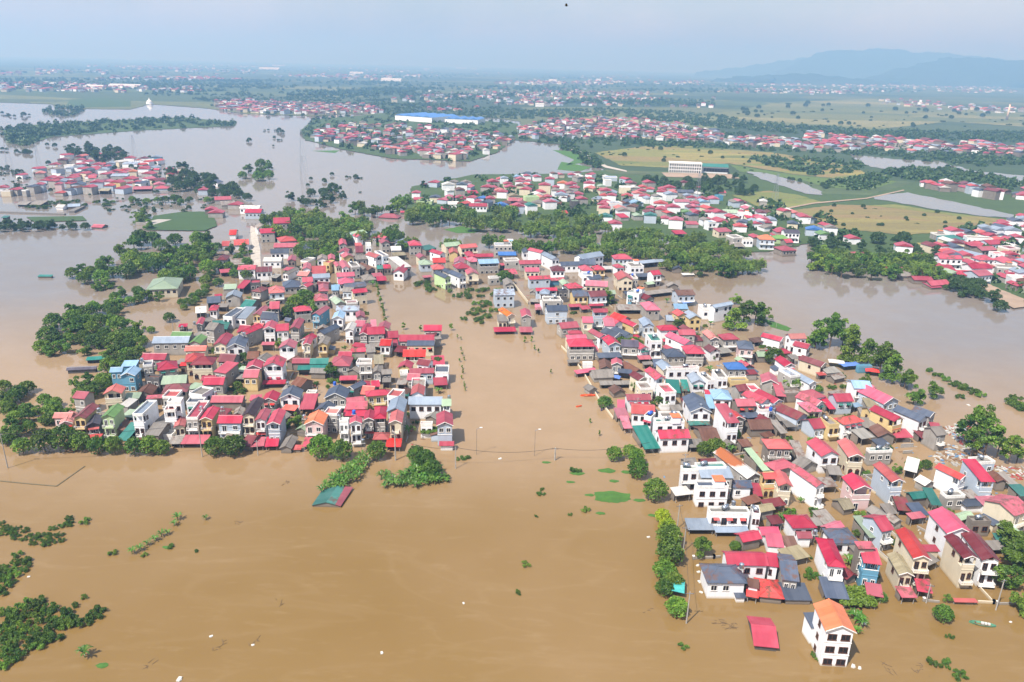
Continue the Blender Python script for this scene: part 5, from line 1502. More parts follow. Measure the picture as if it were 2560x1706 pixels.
belt(('spread', 'round'), 'second islet trees', 'tree on the islet south of the pylon', '650 455 690 432 720 442 760 425 798 440 795 455 740 468 700 466', 13, 22, 34, 12, stuff=True)
belt(('round', 'spread'), 'trees behind the north-west hamlet', 'dark tree behind the north-west hamlet', '150 350 200 338 290 345 300 365 250 362 180 365', 14, 24, 36, 13, stuff=True)
belt(('spread', 'round'), 'trees east of the north-west hamlet', 'dark tree beside the north-west hamlet', '380 400 420 380 440 395 480 410 560 440 570 455 520 455 480 440 430 440 380 420', 24, 26, 40, 14, stuff=True)
belt('round', 'round trees in the flooded yard', 'small round tree standing in the flooded yard of the hamlet', '298 462 300 455 460 455 480 462 400 466', 8, 18, 25, 18)
belt(('shrub',), 'hedge below the hamlet', 'low round bush in the hedge below the hamlet', '50 472 120 462 260 462 264 470 160 475 60 480', 18, 20, 30, 10)
belt(('round', 'spread'), 'tree row on the crop strip', 'tree in the straight row fronting the crop strip', '0 520 10 512 190 513 205 520 190 524 0 526', 22, 20, 28, 8, stuff=True)
belt(('spread',), 'trees beside the crop field', 'tree at the corner of the green crop field', '300 500 335 490 345 520 320 515', 5, 26, 36, 14)
belt(('shrub',), 'garden island bushes', 'leafy bush on the drowned garden island', '1062 735 1075 700 1130 690 1135 715 1110 745 1085 735', 14, 22, 34, 13)
belt('sapling', 'saplings in the flooded field', 'thin sapling poking out of the flooded street edge', '1050 780 1058 760 1066 800 1072 900 1066 920 1058 860', 12, 7, 11, 10)
row('sapling', 'young trees along the pond path', 'slim young tree, %s along the pond path', '866 668 13 870 684 14 874 700 15 878 716 15 881 732 15 885 748 15 888 762 12 927 760 16 966 764 14 1036 762 15')
row('sapling', 'young trees in the open street', 'slim young tree in open water, %s along the wide street', '1206 790 11 1222 788 10 1228 806 9 1237 812 9 1356 974 9 1377 1004 11 1266 860 9')
belt(('shrub',), 'pond bank bushes', 'leafy bush on the north bank of the pond', '955 650 975 645 1060 665 1160 662 1155 676 1080 684 1010 676 965 664', 16, 24, 36, 13)
V = 'round green tree hemmed in by roofs'
for s_ in '680 716 46 700 706 46 712 724 40 665 735 40 735 708 36 640 800 24 560 838 30 550 858 26 760 872 40 678 980 34 1005 842 26 1006 868 24 1160 655 40 1147 652 26 1390 700 40 1470 700 36 1690 700 30 1430 808 40 1455 806 40 1465 905 40 1390 940 36 1520 940 36 1660 1005 0.1 1690 1010 26 1823 895 42 1862 982 38 1780 840 46 1700 930 0.1 1645 1050 46 1620 1050 40 1560 870 0.1 2100 1085 36 2130 1080 26 1920 810 0.1 1690 1120 0.1 1880 1120 22 1915 1230 0.1 1970 1240 24 1895 1210 22 2010 1340 24 2025 1385 30 1620 1286 56 1690 1268 28 2180 1390 24 2060 1090 28 2108 985 26 1945 945 30 1640 830 24 545 898 24 770 640 0.1 500 660 26 560 640 26 830 870 20 1640 920 22 1560 760 30 1880 905 24 1990 885 30'.split(' '), :
    a = [float(q) for q in s_]
    for i in range(0, len(a), 3):
        if a[i+2] < 5: continue
        p = atd(a[i], a[i+1]); wm = width_m(p, a[i+2]); plant(Vector((p.x, p.y+wm*.2, 0)), wm, random.choice(('round', 'round', 'spread')), None, 'trees among the houses')
for p in BUSH: plant(Vector((p.x, p.y, 0)), frl.uniform(2.2, 4.8), frl.choice(('shrub', 'shrub', 'shrub', 'shrub', 'banana')), None, 'greenery between the houses')
# plants near the camera
belt('shrub', 'south-west thicket', 'dark scrubby bush in the drowned south-west thicket', '0 1450 0 1400 40 1388 100 1385 150 1395 165 1430 130 1470 70 1500 20 1530 0 1535', 34, 38, 60, 24, 1.2)
row('shrub', 'bushes east of the south-west thicket', 'rounded bush, %s east of the south-west thicket', '152 1445 40 178 1442 46 200 1438 30 220 1422 44 170 1398 22 188 1380 22', 1.3)
belt('shrub', 'west-edge bushes', 'dark bush in the low patch at the western edge', '0 1370 0 1310 40 1270 70 1285 60 1310 30 1340', 14, 30, 48, 20, 1.15)
belt('shrub', 'sparse western bushes', 'low dark bush in the broken line off the western edge', '0 1225 0 1195 60 1215 150 1190 210 1180 205 1195 150 1215 140 1245 90 1255', 22, 22, 40, 17, 1.0)
belt('banana', 'banana plants by the drowned sheds', 'banana plant in the double row by the teal-and-red raft roof', '735 1130 760 1100 800 1075 830 1050 850 1060 830 1090 800 1120 770 1125', 34, 26, 38, 11)
belt('banana', 'banana thicket at the street corner', 'banana plant in the crescent thicket at the street corner', '860 1110 890 1085 920 1100 960 1070 1010 1080 1032 1105 990 1112 930 1122 880 1120', 46, 26, 38, 10)
row('round', 'lush trees over the banana thicket', 'lush green tree, %s rising from the banana thicket', '955 1070 44 975 1085 50 990 1098 44 940 1062 0.1', 1.1)
belt('shrub', 'bushes in the banana thicket', 'leafy bush inside the banana thicket', '935 1090 960 1065 1010 1078 1020 1100 960 1108', 12, 26, 40, 15)
row('banana', 'banana plants in the open flood', 'banana plant, %s along the line in open flood', '300 1278 24 318 1270 24 335 1258 22 352 1248 24 368 1238 24 382 1232 20 405 1200 26 398 1212 20 470 1198 18 188 1520 40 1975 1440 46 1968 1432 40 1982 1448 40 1972 1462 26')
row('shrub', 'isolated shrubs in the flood', 'isolated shrub tuft in brown water, %s going outward from the west', '255 1280 26 330 1282 20 390 1262 22 450 1270 14 1206 1306 28 1190 1368 20 1243 1140 22 1245 1128 14 1322 1090 30 1348 1180 26 1310 1186 14 1060 1060 26 1075 1055 16 2150 1538 38 2180 1532 30 2182 1540 18 2213 1566 40 1872 1512 20 1880 1522 16 2185 1470 22 1570 1496 30 1232 1190 12')
row('shrub', 'reedy islet in the eastern river', 'low weedy bush, %s along the thin islet in the eastern river', '2140 856 24 2160 868 28 2180 878 30 2200 890 34 2220 898 36 2240 908 38 2260 916 30 2210 918 24 2335 935 40 2350 945 46 2340 920 30')
for s_, n in (('0 385 60 395 70 440 0 452', 34), ('230 456 500 456 500 492 240 488', 70), ('160 350 300 345 420 385 560 450 480 455 380 420', 46), ('20 450 130 380 300 372 420 430 260 450', 40), ('600 415 720 405 860 440 760 470', 12), ('430 300 900 330 660 350', 10), ('1340 338 1520 334 1770 354 1950 384 1990 402 1830 402 1680 378 1440 384', 46), ('1690 384 1900 420 2000 406 2060 420 1990 442 1890 440 1760 402', 60), ('1830 486 1930 472 2120 486 2330 512 2250 528 2080 543 1930 528', 26), ('1650 262 1800 238 2220 252 2353 264 2353 290 2000 298', 90), ('0 440 60 405 160 352 300 347 400 372 540 420 480 445 200 452', 110), ('0 344 70 350 70 356 0 352', 14), ('100 332 265 342 260 347 100 337', 16), ('600 296 655 305 650 310 600 303', 8), ('755 404 835 408 830 412 760 410', 8), ('0 262 80 266 60 272 0 270', 12), ('560 246 720 262 700 270 560 262', 20), ('1215 312 1290 333 1340 352 1320 338 1260 318', 12)):
    for (x, y) in scatter_px(s_, n, frn):
        p = atd(x, y); wm = width_m(p, frn.uniform(5, 13)); me = frn.choice(KINDS[frn.choice(('shrub', 'round'))])[0]; v = np.empty(len(me.vertices)*3); me.vertices.foreach_get('co', v); FARV.append(v.reshape(-1, 3)*wm+np.array([p.x, p.y, 0]))
# far woods: past counting, one object
def clus(s_, n, k):
    cs = scatter_px(s_, k, frn); a = [float(q) for q in s_.split()]; P = list(zip(a[::2], a[1::2])); out = []
    while len(out) < n:
        c = frn.choice(cs); q = (c[0]+frn.gauss(0, 60), c[1]+frn.gauss(0, 1.6))
        if inpoly(P, *q): out.append(q)
    return out
far = scatter_px('0 300 40 290 200 280 420 270 545 282 540 289 330 300 120 313 60 335 20 330', 330, frn) + scatter_px('90 252 110 245 190 248 195 262 150 268 100 260', 60, frn) \
 + scatter_px('700 300 720 275 880 262 1190 285 1180 320 1060 375 800 345 690 310', 420, frn) + scatter_px('1190 300 1290 270 1700 310 1990 340 1990 360 1700 345 1200 330', 520, frn) \
 + scatter_px('1700 365 1850 365 2000 380 1960 400 1850 405', 120, frn) + scatter_px('1890 330 2400 345 2400 380 2250 385 2100 370 1950 350', 380, frn) + scatter_px('2000 400 2100 415 2300 440 2300 420 2190 395 2060 390', 200, frn) \
 + scatter_px('2100 395 2180 390 2353 420 2353 440 2250 430 2150 415', 120, frn) + scatter_px('1190 255 1400 250 1640 262 1720 280 2000 300 2400 305 2400 330 2000 320 1700 300 1400 268 1200 275', 1300, frn) \
 + scatter_px('480 245 900 262 1190 275 1190 250 900 240 500 236', 520, frn) + clus('0 215 300 214 500 236 1200 250 1640 250 1640 215 1100 205 0 190', 1500, 44) + clus('0 150 900 165 2353 205 2353 215 1640 215 0 200', 1900, 60) \
 + scatter_px('940 440 1090 405 1390 400 1540 420 1850 480 2000 545 1900 560 1740 560 1560 520 1300 500 1000 500', 170, frn) + scatter_px('2200 520 2353 505 2400 700 2250 640', 40, frn) + scatter_px('1280 335 1330 340 1400 390 1380 395 1330 365', 60, frn) \
 + scatter_px('1420 320 1700 335 1700 345 1450 332', 80, frn) + scatter_px('1900 420 2000 400 2050 410 1990 440 1900 430', 60, frn)
u = np.random.default_rng(3); base = u.normal(size=(22, 3)); base /= np.linalg.norm(base, axis=1, keepdims=True); base[:, 2] = np.abs(base[:, 2])*1.0
VV = []
for (px, py) in far:
    p = atd(px, py); s = frn.uniform(5, 10)*(1 if p.y < 2500 else 1.7); C = base*np.array([s*.5, s*.5, s*frn.uniform(.5, .8)])*u.uniform(.75, 1.1, (22, 1))+np.array([p.x, p.y, .3])
    N = base+u.normal(size=(22, 3))*.4; N /= np.linalg.norm(N, axis=1, keepdims=True); VV.append(leaf_quads(C, N, s*.42, 1.2))
VV = np.concatenate(VV+FARV); me = bpy.data.meshes.new('distant_woods'); me.from_pydata(VV.tolist(), [], np.arange(len(VV)).reshape(-1, 4).tolist()); me.materials.append(LFAR); tag(put('distant_woods', me), kind='stuff')
# ---------------------------------------------------------------- poles, cables, walls, boats, drift and far landmarks
def T(name, label, cat, p, rz=0, group=None):
    o = empty(name, (p.x, p.y, 0), rz); tag(o, label, cat, group); return o
def simple(name, b, label, cat, p, rz=0, group=None, smooth=False):
    o = b.build(name, None, smooth); o.location = (p.x, p.y, 0); o.rotation_euler = (0, 0, rz); tag(o, label, cat, group); return o
PX = []
def pole(x, y, h, label, arms=1, r=.17, lamp=False, group='poles standing in the flood'):
    p = atd(x, y); o = T('street_lamp' if lamp else 'utility_pole', label, 'street lamp' if lamp else 'utility pole', p, random.uniform(-.4, .4), group)
    b = MB(); b.tube((0, 0, -2), (0, 0, h), r, r*.62, CONC if not lamp else STEEL, 7); b.build('post', o)
    if lamp:
        b = MB(); b.tube((0, 0, h-.1), (1.1, 0, h+.35), .06, .05, STEEL, 5); b.build('lamp_arm', o); b = MB(); b.box(.9, 1.7, -.16, .16, h+.28, h+.42, plain('lamp_housing', (226, 228, 230), .4)); b.build('lamp_head', o)
    for k in range(arms):
        b = MB(); b.box(-.9, .9, -.06, .06, h-.5-.8*k, h-.38-.8*k, STEEL); ar = b.build('crossarm', o)
        for q in (-.8, 0, .8):
            b = MB(); b.tube((q, 0, h-.38-.8*k), (q, 0, h-.16-.8*k), .07, .04, BROWN, 6); b.build('insulator', ar)
    PX.append((p.x, p.y, h)); return o
L = 'concrete pole with crossarms, %s along the waterfront from the west'
for i, (x, y, h) in enumerate(((18, 1076, 11), (465, 1050, 11), (593, 1047, 5), (909, 1058, 9), (1047, 1077, 7))): pole(x, y, h, L % ORD[i], 2 if i == 3 else 1, .25 if i == 3 else .17)
pole(1275, 1058, 4.2, 'stub of a concrete pole standing mid-street in the flood', 1, .28)
for i, (x, y) in enumerate(((1095, 1045), (1228, 1048))): pole(x, y, 8.5, 'slender steel lamp post in the wide flooded street, %s from the west' % ORD[i], 0, .09, True)
for i, (x, y, h) in enumerate(((1577, 1433, 8), (1570, 1268, 7), (1556, 1215, 7), (2288, 1402, 8), (2128, 1386, 5), (1628, 1140, 6), (1571, 1085, 6))): pole(x, y, h, 'roadside concrete pole of the east village, %s going around' % ORD[i])
for i, (x, y, h) in enumerate(((464, 752, 9), (517, 702, 9), (548, 690, 10), (400, 775, 8), (585, 640, 10), (620, 650, 9), (578, 570, 10), (572, 600, 10))): pole(x, y, h, 'pole beside the west village road, %s heading north' % ORD[i])
pole(1462, 965, 8, 'grey pole beside the boat landing'); pole(1783, 755, 13, 'tall thin antenna mast behind the porthole house', 0, .07); pole(2067, 888, 7, 'grey pole among the riverside trees')
CAB = plain('cable_black', (52, 50, 50), .6)
def cable(name, label, pts, sag=1.2, r=.035):
    b = MB()
    for (a, c) in zip(pts, pts[1:]):
        A = Vector(a); C = Vector(c); q = None
        for k in range(11):
            t = k/10; p = A.lerp(C, t); p.z -= sag*4*t*(1-t)
            if q is not None: b.tube(q, p, r, r, CAB, 4, False)
            q = p
    o = b.build(name); tag(o, label, 'power cable', 'overhead cables')
W0 = PX[:5]
cable('overhead_cable', 'upper overhead cable strung along the waterfront poles', [(p[0], p[1], max(8.2, p[2]-.2)) for p in (W0[0], W0[1], W0[3])], 1.4, .06)
cable('overhead_cable', 'sagging cable crossing the wide street from the waterfront pole', [(W0[3][0], W0[3][1], 7.6), (W0[4][0], W0[4][1], 6.8), (PX[5][0], PX[5][1], 4), (atd(1490, 1058).x, atd(1490, 1058).y, 6)], 1.5, .05)
cable('overhead_cable', 'cable along the east village road poles', [(PX[8+k][0], PX[8+k][1], 6.7) for k in (0, 1, 2)], .8, .04)
def wall_run(name, label, s, h, mat, th=.22, posts=True, cat='wall', group=None):
    a = [float(q) for q in s.split()]; P = [atd(a[i], a[i+1]) for i in range(0, len(a), 2)]; o = T(name, label, cat, P[0], 0, group); o['kind'] = 'thing'; b = MB(); O = P[0]
    pts = []
    for p, q in zip(P, P[1:]):
        d = (q-p); n = Vector((-d.y, d.x, 0)).normalized()*th/2; A = p-O; B = q-O
        b.add([A-n+Vector((0, 0, -2)), B-n+Vector((0, 0, -2)), B+n+Vector((0, 0, -2)), A+n+Vector((0, 0, -2)), A-n+Vector((0, 0, h)), B-n+Vector((0, 0, h)), B+n+Vector((0, 0, h)), A+n+Vector((0, 0, h))],
              [(3, 2, 1, 0), (4, 5, 6, 7), (0, 1, 5, 4), (1, 2, 6, 5), (2, 3, 7, 6), (3, 0, 4, 7)], mat)
        for k in range(int(d.length/4)+1): pts.append(A+d*(k/max(1, int(d.length/4)+.0)))
    b.build('panel', o)
    if posts:
        for p in pts[:24]:
            c = MB(); c.box(p.x-.22, p.x+.22, p.y-.22, p.y+.22, -2, h+.3, mat); c.box(p.x-.28, p.x+.28, p.y-.28, p.y+.28, h+.3, h+.4, TRIM); c.build('pier', o)
CREAM = wallmat('c'); GREYW = wallmat('g')
wall_run('garden_wall', 'low pale pier-topped wall before the open-porch sheds on the south road', '2122 1382 2158 1386', .6, GREYW)
wall_run('garden_wall', 'cream wall running back from the south road beside the arched-porch house', '2240 1342 2282 1388 2246 1386', .7, CREAM)
wall_run('garden_wall', 'pale grey wall at the south-east corner of the frame', '2290 1390 2340 1390 2370 1391', .6, GREYW)
wall_run('boundary_wall', 'long cream boundary wall edging the wide flooded street', '1290 800 1320 830 1345 868 1375 920 1408 965', 1.1, CREAM, posts=False)
wall_run('boundary_wall', 'white boundary wall beside the north street of the east village', '1178 655 1196 678 1213 700', 1.8, CREAM, posts=False)
wall_run('boundary_wall', 'grey yard wall west of the slate-hipped house', '1593 1286 1640 1284 1655 1282', .7, GREYW)
wall_run('boundary_wall', 'concrete wall by the yellow-fronted house across from the junk', '2160 1116 2100 1108', .8, CREAM, posts=False)
wall_run('boundary_wall', 'thin wall top barely above water in the western flood', '0 1106 60 1112 130 1118 195 1072', .12, plain('drift_line', (92, 84, 62), .9), .35, False)
YW = []
for p, a, l, h in WALLS:
    m = random.choice((GREYW, CREAM, CONC)); b = MB(); b.box(-l/2, l/2, -.1, .1, -2, h, m); b.box(-l/2-.03, l/2+.03, -.15, .15, h, h+.07, CONC); o = b.build('yard_wall'); o.location = (p.x, p.y, 0); o.rotation_euler[2] = a
    tag(o, None, 'wall', 'yard walls in the flood', 'thing'); YW.append(dict(o=o, c=p))
gate = T('gate_canopy', 'low red tin canopy over a drowned gate on the south road', 'canopy', atd(2215, 1388)); b = MB(); b.box(-2.6, 2.6, -.7, .7, .9, 1.0, roofmat('O')); b.build('roof', gate)
for q in (-2.3, 2.3): b = MB(); b.box(q-.15, q+.15, -.15, .15, -2, .9, GREYW); b.build('post', gate)
# water tanks on roofs
def tank(r, fx, fy, z, col=None, label=None):
    o = r['o']; q = o.matrix_basis @ Vector((fx*r['W'], fy*r['D'], 0)); t = empty('water_tank', (q.x, q.y, z), random.uniform(0, 3)); m = col or STEEL
    b = MB()
    for s in (-.5, .5): b.box(-.6, .6, s-.06, s+.06, 0, .5, STEEL)
    b.build('stand', t); b = MB(); b.tube((-.9, 0, 1.05), (.9, 0, 1.05), .56, .56, m, 12); b.build('drum', t, True)
    b = MB(); b.tube((0, 0, 1.55), (0, 0, 1.72), .2, .2, m, 8); b.build('lid', t); tag(t, label, 'water tank', 'rooftop water tanks'); TANKS.append((t, r))
TANKS = []
for r in RECS:
    if r['kind'] == 'f' and not r['shed'] and r['o'].location.length < 420 and len(TANKS) < 26: tank(r, random.uniform(-.25, .25), random.uniform(-.1, .3), r['H']+.06, plain('blue_plastic', (44, 92, 190), .4) if random.random() < .2 else None)
def tank_at(tile, px, py, z, col=None):
    p = at(tile[0]+px/3.92, tile[1]+py/3.92, z); t = empty('water_tank', (p.x, p.y, z-2.2), random.uniform(0, 3)); m = col or STEEL; b = MB()
    for s in (-.5, .5):
        for q in (-.5, .5): b.tube((s, q, -1.5), (s, q, 1.5), .05, .05, STEEL, 4)
    b.box(-.65, .65, -.65, .65, 1.5, 1.58, CONC); b.build('stand', t); b = MB(); b.tube((0, 0, 1.58), (0, 0, 2.7), .55, .55, m, 12); b.tube((0, 0, 2.7), (0, 0, 2.95), .55, .18, m, 12); b.build('drum', t); tag(t, None, 'water tank', 'rooftop water tanks'); TANKS.append((t, None))
BLUEP = plain('blue_plastic', (44, 92, 190), .4)
for tl, pts in (((100, 820), '575 805 7 1580 785 8.2 1785 790 7.5 1000 312 8'), ((500, 820), '218 795 7 1020 870 7.5 860 545 4.5 150 640 4.5 430 60 7.5 1360 870 8'), ((800, 840), '420 1030 3.5 1265 600 7'), ((1640, 1000), '860 175 4.5 1155 60 6 440 55 7.5 760 1010 5 730 150 9'), ((1640, 1300), '840 450 6.5 1560 120 4'), ((2100, 1000), '465 440 6'), ((1740, 660), '780 905 6 40 1385 6.5 740 1400 5.5'), ((440, 520), '60 1170 4 180 1130 6 670 1235 7')):
    a = [float(q) for q in pts.split()]
    for i in range(0, len(a), 3): tank_at(tl, a[i], a[i+1], a[i+2])
for tl, px, py, z in (((500, 820), 1320, 545, 4.5), ((500, 820), 1508, 825, 8), ((1640, 1000), 1125, 90, 5.5)): tank_at(tl, px, py, z, BLUEP)
# boats and drift
def boat(x, y, L, rz, hull, label, cargo=None):
    o = T('boat', label, 'boat', atd(x, y), rz); n = 9; V = []; F = []
    for i in range(n):
        t = i/(n-1)*2-1; wd = .28*L*.5*(1-abs(t)**2.6)+.02; zz = .32+.18*t*t
        V += [(t*L/2, -wd, zz), (t*L/2, -wd*.6, -.1), (t*L/2, wd*.6, -.1), (t*L/2, wd, zz)]
    for i in range(n-1):
        for k in range(3): a = 4*i+k; F.append((a, a+1, a+5, a+4))
    b = MB(); b.add(V, F, hull); h = b.build('hull', o); md = h.modifiers.new('thick', 'SOLIDIFY'); md.thickness = .06
    for t in (-.25, .2): b = MB(); b.box(t*L-.12, t*L+.12, -.12*L, .12*L, .2, .26, BROWN); b.build('thwart', o)
    if cargo:
        for k in range(3): b = MB(); b.box(-.3+k*.62, .2+k*.62, -.22, .25, .24, .62, cargo); b.build('bundle', o)
ORG = plain('orange_paint', (228, 84, 34), .45); GRN = plain('green_paint', (82, 138, 112), .5); BLUP = plain('blue_paint', (66, 84, 140), .5); WHT = plain('white_foam', (196, 194, 188), .85)
boat(1349+2, 910, 5.5, .1, ORG, 'orange rescue boat moored at the street edge', plain('orange_vests', (222, 92, 48), .7)); boat(1385, 941, 3.6, 1.1, BLUP, 'small blue-grey boat nosing the pink street awning'); boat(2257, 1436, 5.2, -.25, GRN, 'half-sunk green boat adrift by the south-east corner', WHT)
boat(1330, 935, 2.2, .4, ORG, 'tiny orange raft out in the wide street')
rn = random.Random(21)
def drift(x, y, k, label):
    b = MB()
    for i in range(k):
        a = rn.uniform(0, 6.28); l = rn.uniform(.6, 2.2); c = Vector((rn.uniform(-1.6, 1.6), rn.uniform(-.8, .8), .03)); d = Vector((math.cos(a), math.sin(a)*.6, rn.uniform(0, .18)))*l; b.tube(c-d*.5, c+d*.5, .07, .03, plain('drift_wood', (96, 78, 58), .9), 5)
    simple('driftwood', b, label, 'driftwood', atd(x, y), rn.uniform(0, 3), 'tangles of floating branches')
for i, (x, y, k) in enumerate(((1680, 1440, 16), (1660, 1430, 10), (506, 1482, 9), (660, 1108, 7), (585, 1480, 6), (2110, 1535, 10), (640, 1383, 5), (548, 1203, 8), (2040, 1535, 8), (1530, 1330, 5), (335, 1528, 5), (1485, 1405, 4), (2275, 1008, 0), (1985, 1110, 6))):
    if k: drift(x, y, k, 'tangle of bare branches adrift in brown water, %s counted from the lone orange-tiled house' % ORD[i])
def foam(x, y, s, i):
    b = MB(); b.box(-s, s, -s*.6, s*.6, -.05, s*.45, WHT); b.box(-s*.5, s*.2, -s*.9, -s*.62, -.05, s*.3, WHT); simple('foam_block', b, 'white lump of floating rubbish on open flood, %s seen' % ORD[i % 20], 'floating rubbish', atd(x, y), rn.uniform(0, 3), 'white floating lumps')
for i, (x, y, s) in enumerate(((1065, 1387, .3), (877, 1501, .35), (581, 1483, .3), (412, 1562, .55), (1228, 975+75, .01), (1010, 770, .5), (1983, 1432, .7), (1960, 1532, .5), (1975, 1536, .4), (1149, 1055, .5), (66, 1326, .3), (485, 1463, .35), (1605, 1315, .4), (1607, 1338, .45), (1611, 1362, .4), (1603, 1300, .4), (1490, 1235, .4), (1228, 1048, .01), (2225, 932, .6), (2322, 1430, .3))):
    if s > .1: foam(x, y, s, i)
def weed(x, y, w, i):
    V = []; n = 14
    b = MB(); pts = [(w*.5*(.7+.3*rn.random())*math.cos(6.283*k/n), w*.28*(.6+.4*rn.random())*math.sin(6.283*k/n)) for k in range(n)]
    b.add([(p, q, .05) for p, q in pts]+[(0, 0, .22)], [(k, (k+1) % n, n) for k in range(n)], ALGAE); simple('weed_mat', b, 'flat mat of floating green weed, %s met from the wide street outward' % ORD[i], 'floating weed', atd(x, y), 0, 'floating weed mats')
for i, (x, y, w) in enumerate(((1405, 1143, 12), (1325, 1088, 5), (1395, 1082, 6), (1440, 1085, 4), (1310, 1108, 3), (1410, 1106, 3.5), (1355, 1138, 3), (1470, 1150, 4), (1345, 1172, 3), (1255, 1063, 3), (1500, 1185, 3), (235, 1530, 3), (385, 1258, 3), (1380, 1180, 3))): weed(x, y, w, i)
# junk shore: litter past counting
b = MB(); JC = [plain('litter_white', (176, 174, 168), .8), plain('litter_blue', (96, 128, 160), .7), plain('litter_red', (150, 66, 58), .7), plain('litter_grey', (150, 146, 140), .8), plain('litter_brown', (120, 92, 66), .9)]
for s_, n in (('2140 1062 2150 1030 2200 1010 2230 1020 2260 1045 2240 1062 2190 1070', 130), ('2160 985 2200 975 2240 1000 2260 1040 2240 1030 2190 1005', 200), ('2280 1072 2353 1075 2353 1105 2310 1098', 70), ('2200 975 2240 970 2250 985 2210 985', 25)):
    for (px, py) in scatter_px(s_, n, rn):
        p = atd(px, py); a = rn.uniform(0, 3.14); l = rn.uniform(.25, 1.6)*rn.choice((.5, 1)); w_ = rn.uniform(.12, .45); c, s = math.cos(a), math.sin(a); z = rn.uniform(.02, .35); m = rn.choice(JC[:1]*2+JC+JC[3:])
        b.add([(p.x+q*c-r_*s, p.y+q*s+r_*c, zz) for zz in (-.05, z) for q, r_ in ((-l, -w_), (l, -w_), (l, w_), (-l, w_))], [(4, 5, 6, 7), (0, 1, 5, 4), (1, 2, 6, 5), (2, 3, 7, 6), (3, 0, 4, 7)], m)
for (p, a, l_, h_) in WALLS:
    for _ in range(5):
        q = p+Vector((rn.gauss(0, 4), rn.gauss(0, 4))); a = rn.uniform(0, 3.14); l = rn.uniform(.2, .8); w_ = rn.uniform(.1, .3); c, s = math.cos(a), math.sin(a); m = rn.choice(JC)
        b.add([(q.x+u_*c-r_*s, q.y+u_*s+r_*c, zz) for zz in (-.05, .1) for u_, r_ in ((-l, -w_), (l, -w_), (l, w_), (-l, w_))], [(4, 5, 6, 7), (0, 1, 5, 4), (1, 2, 6, 5), (2, 3, 7, 6), (3, 0, 4, 7)], m)
me = b.mesh('floating_litter'); recalc(me); tag(put('floating_litter', me), kind='stuff')
def tarp(x, y, wd, dp, h, col, label):
    b = MB(); n = 5; V = []; F = []
    for i in range(n):
        for j in range(n): V.append((wd*(i/(n-1)-.5), dp*(j/(n-1)-.5), h-.5*((i/(n-1)-.5)**2+(j/(n-1)-.5)**2)+rn.uniform(-.12, .12)))
    for i in range(n-1):
        for j in range(n-1): a = i*n+j; F.append((a, a+n, a+n+1, a+1))
    b.add(V, F, col); o = simple('tarpaulin', b, label, 'tarpaulin', atd(x, y), rn.uniform(-.4, .4), 'tarpaulins'); md = o.modifiers.new('t', 'SOLIDIFY'); md.thickness = .05
tarp(2002, 862, 5, 4, 2.2, plain('red_tarp', (220, 66, 62), .6), 'bright red tarpaulin slumped by the flat white riverside hut'); tarp(1950, 848, 8, 4, 2.2, plain('blue_tarp', (92, 124, 190), .6), 'striped blue tarpaulin over the riverside yard'); tarp(1920, 842, 6, 4, 2.3, WHT, 'pale tarpaulin between red and blue ones by the river')
tarp(1413, 875, 4, 3, 1.8, plain('blue_tarp', (62, 124, 214), .6), 'vivid blue tarpaulin over a hut yard near the boat landing'); tarp(1563, 757, 3, 2, 1.4, plain('blue_tarp', (62, 124, 214), .6), 'blue sheet on rubble by the brown tiled huts'); tarp(1780, 1062, 5, 3.5, 2.2, WHT, 'white sheet heaped beside the rust-stained hall'); tarp(1545, 1362, 5, 4, 2.0, plain('teal_tarp', (70, 168, 164), .6), 'teal netting draped between the road trees')
tarp(1600, 955, 5, 4, 2.5, WHT, 'white sheet piled behind the scarlet-orange street house')
# raft of drowned teal and red sheds in the south flood
o = T('drowned_shed', 'half-sunk shed with teal and red tin roof beside the banana rows', 'shed', atd(760, 1160), .0)
A = [atd(717, 1166), atd(783, 1168), atd(812, 1125), atd(740, 1132)]; O = atd(760, 1160); A = [p-O for p in A]
mid0 = (A[0]+A[1])/2; mid1 = (A[2]+A[3])/2
def slab(name, q, mat):
    b = MB(); b.add([Vector((p.x, p.y, z+dz)) for dz in (0, .14) for p, z in q], [(3, 2, 1, 0), (4, 5, 6, 7), (0, 1, 5, 4), (1, 2, 6, 5), (2, 3, 7, 6), (3, 0, 4, 7)], mat); b.build(name, o)
k7 = A[0].lerp(A[1], .82); k8 = A[3].lerp(A[2], .74)
slab('teal_roof', [(A[0], .5), (mid0, 1.5), (mid1, 1.5), (A[3], .5)], roofmat('G')); slab('teal_roof', [(mid0, 1.5), (k7, .9), (k8, 1.0), (mid1, 1.5)], roofmat('G')); slab('red_roof', [(k7, .95), (A[1], .45), (A[2], .6), (k8, 1.05)], roofmat('R'))
b = MB(); b.add([Vector((p.x, p.y, z)) for p, z in ((A[0].lerp(A[3], .03), -1), (A[1].lerp(A[2], .03), -1), (A[1].lerp(A[2], .03), .45), (mid0.lerp(mid1, .03), 1.45), (A[0].lerp(A[3], .03), .5))], [(0, 1, 2, 3, 4)], wallmat('k')); b.build('gable', o)
# vine arbours
def arbour(x, y, wd, dp, h, rz, label):
    o = T('vine_arbour', label, 'vine arbour', atd(x, y), rz); me = crown('vine', [((i+.5)/5*wd-wd/2, (j+.5)/4*dp-dp/2, h, wd/7, .7) for i in range(5) for j in range(4)], 1600, .55, LMID, .4, .9); put('vine', me, o)
    for sx in (-1, 1):
        for sy in (-1, 1): b = MB(); b.tube((sx*wd*.46, sy*dp*.46, -2), (sx*wd*.46, sy*dp*.46, h), .08, .08, CONC, 5); b.build('post', o)
arbour(1960, 1382, 7.5, 6, 1.5, .05, 'vine-covered arbour between grey and crimson porch roofs'); arbour(995, 1005, 7, 3, 2.4, 0, 'vine-covered pergola in front of the flat-topped annexe')
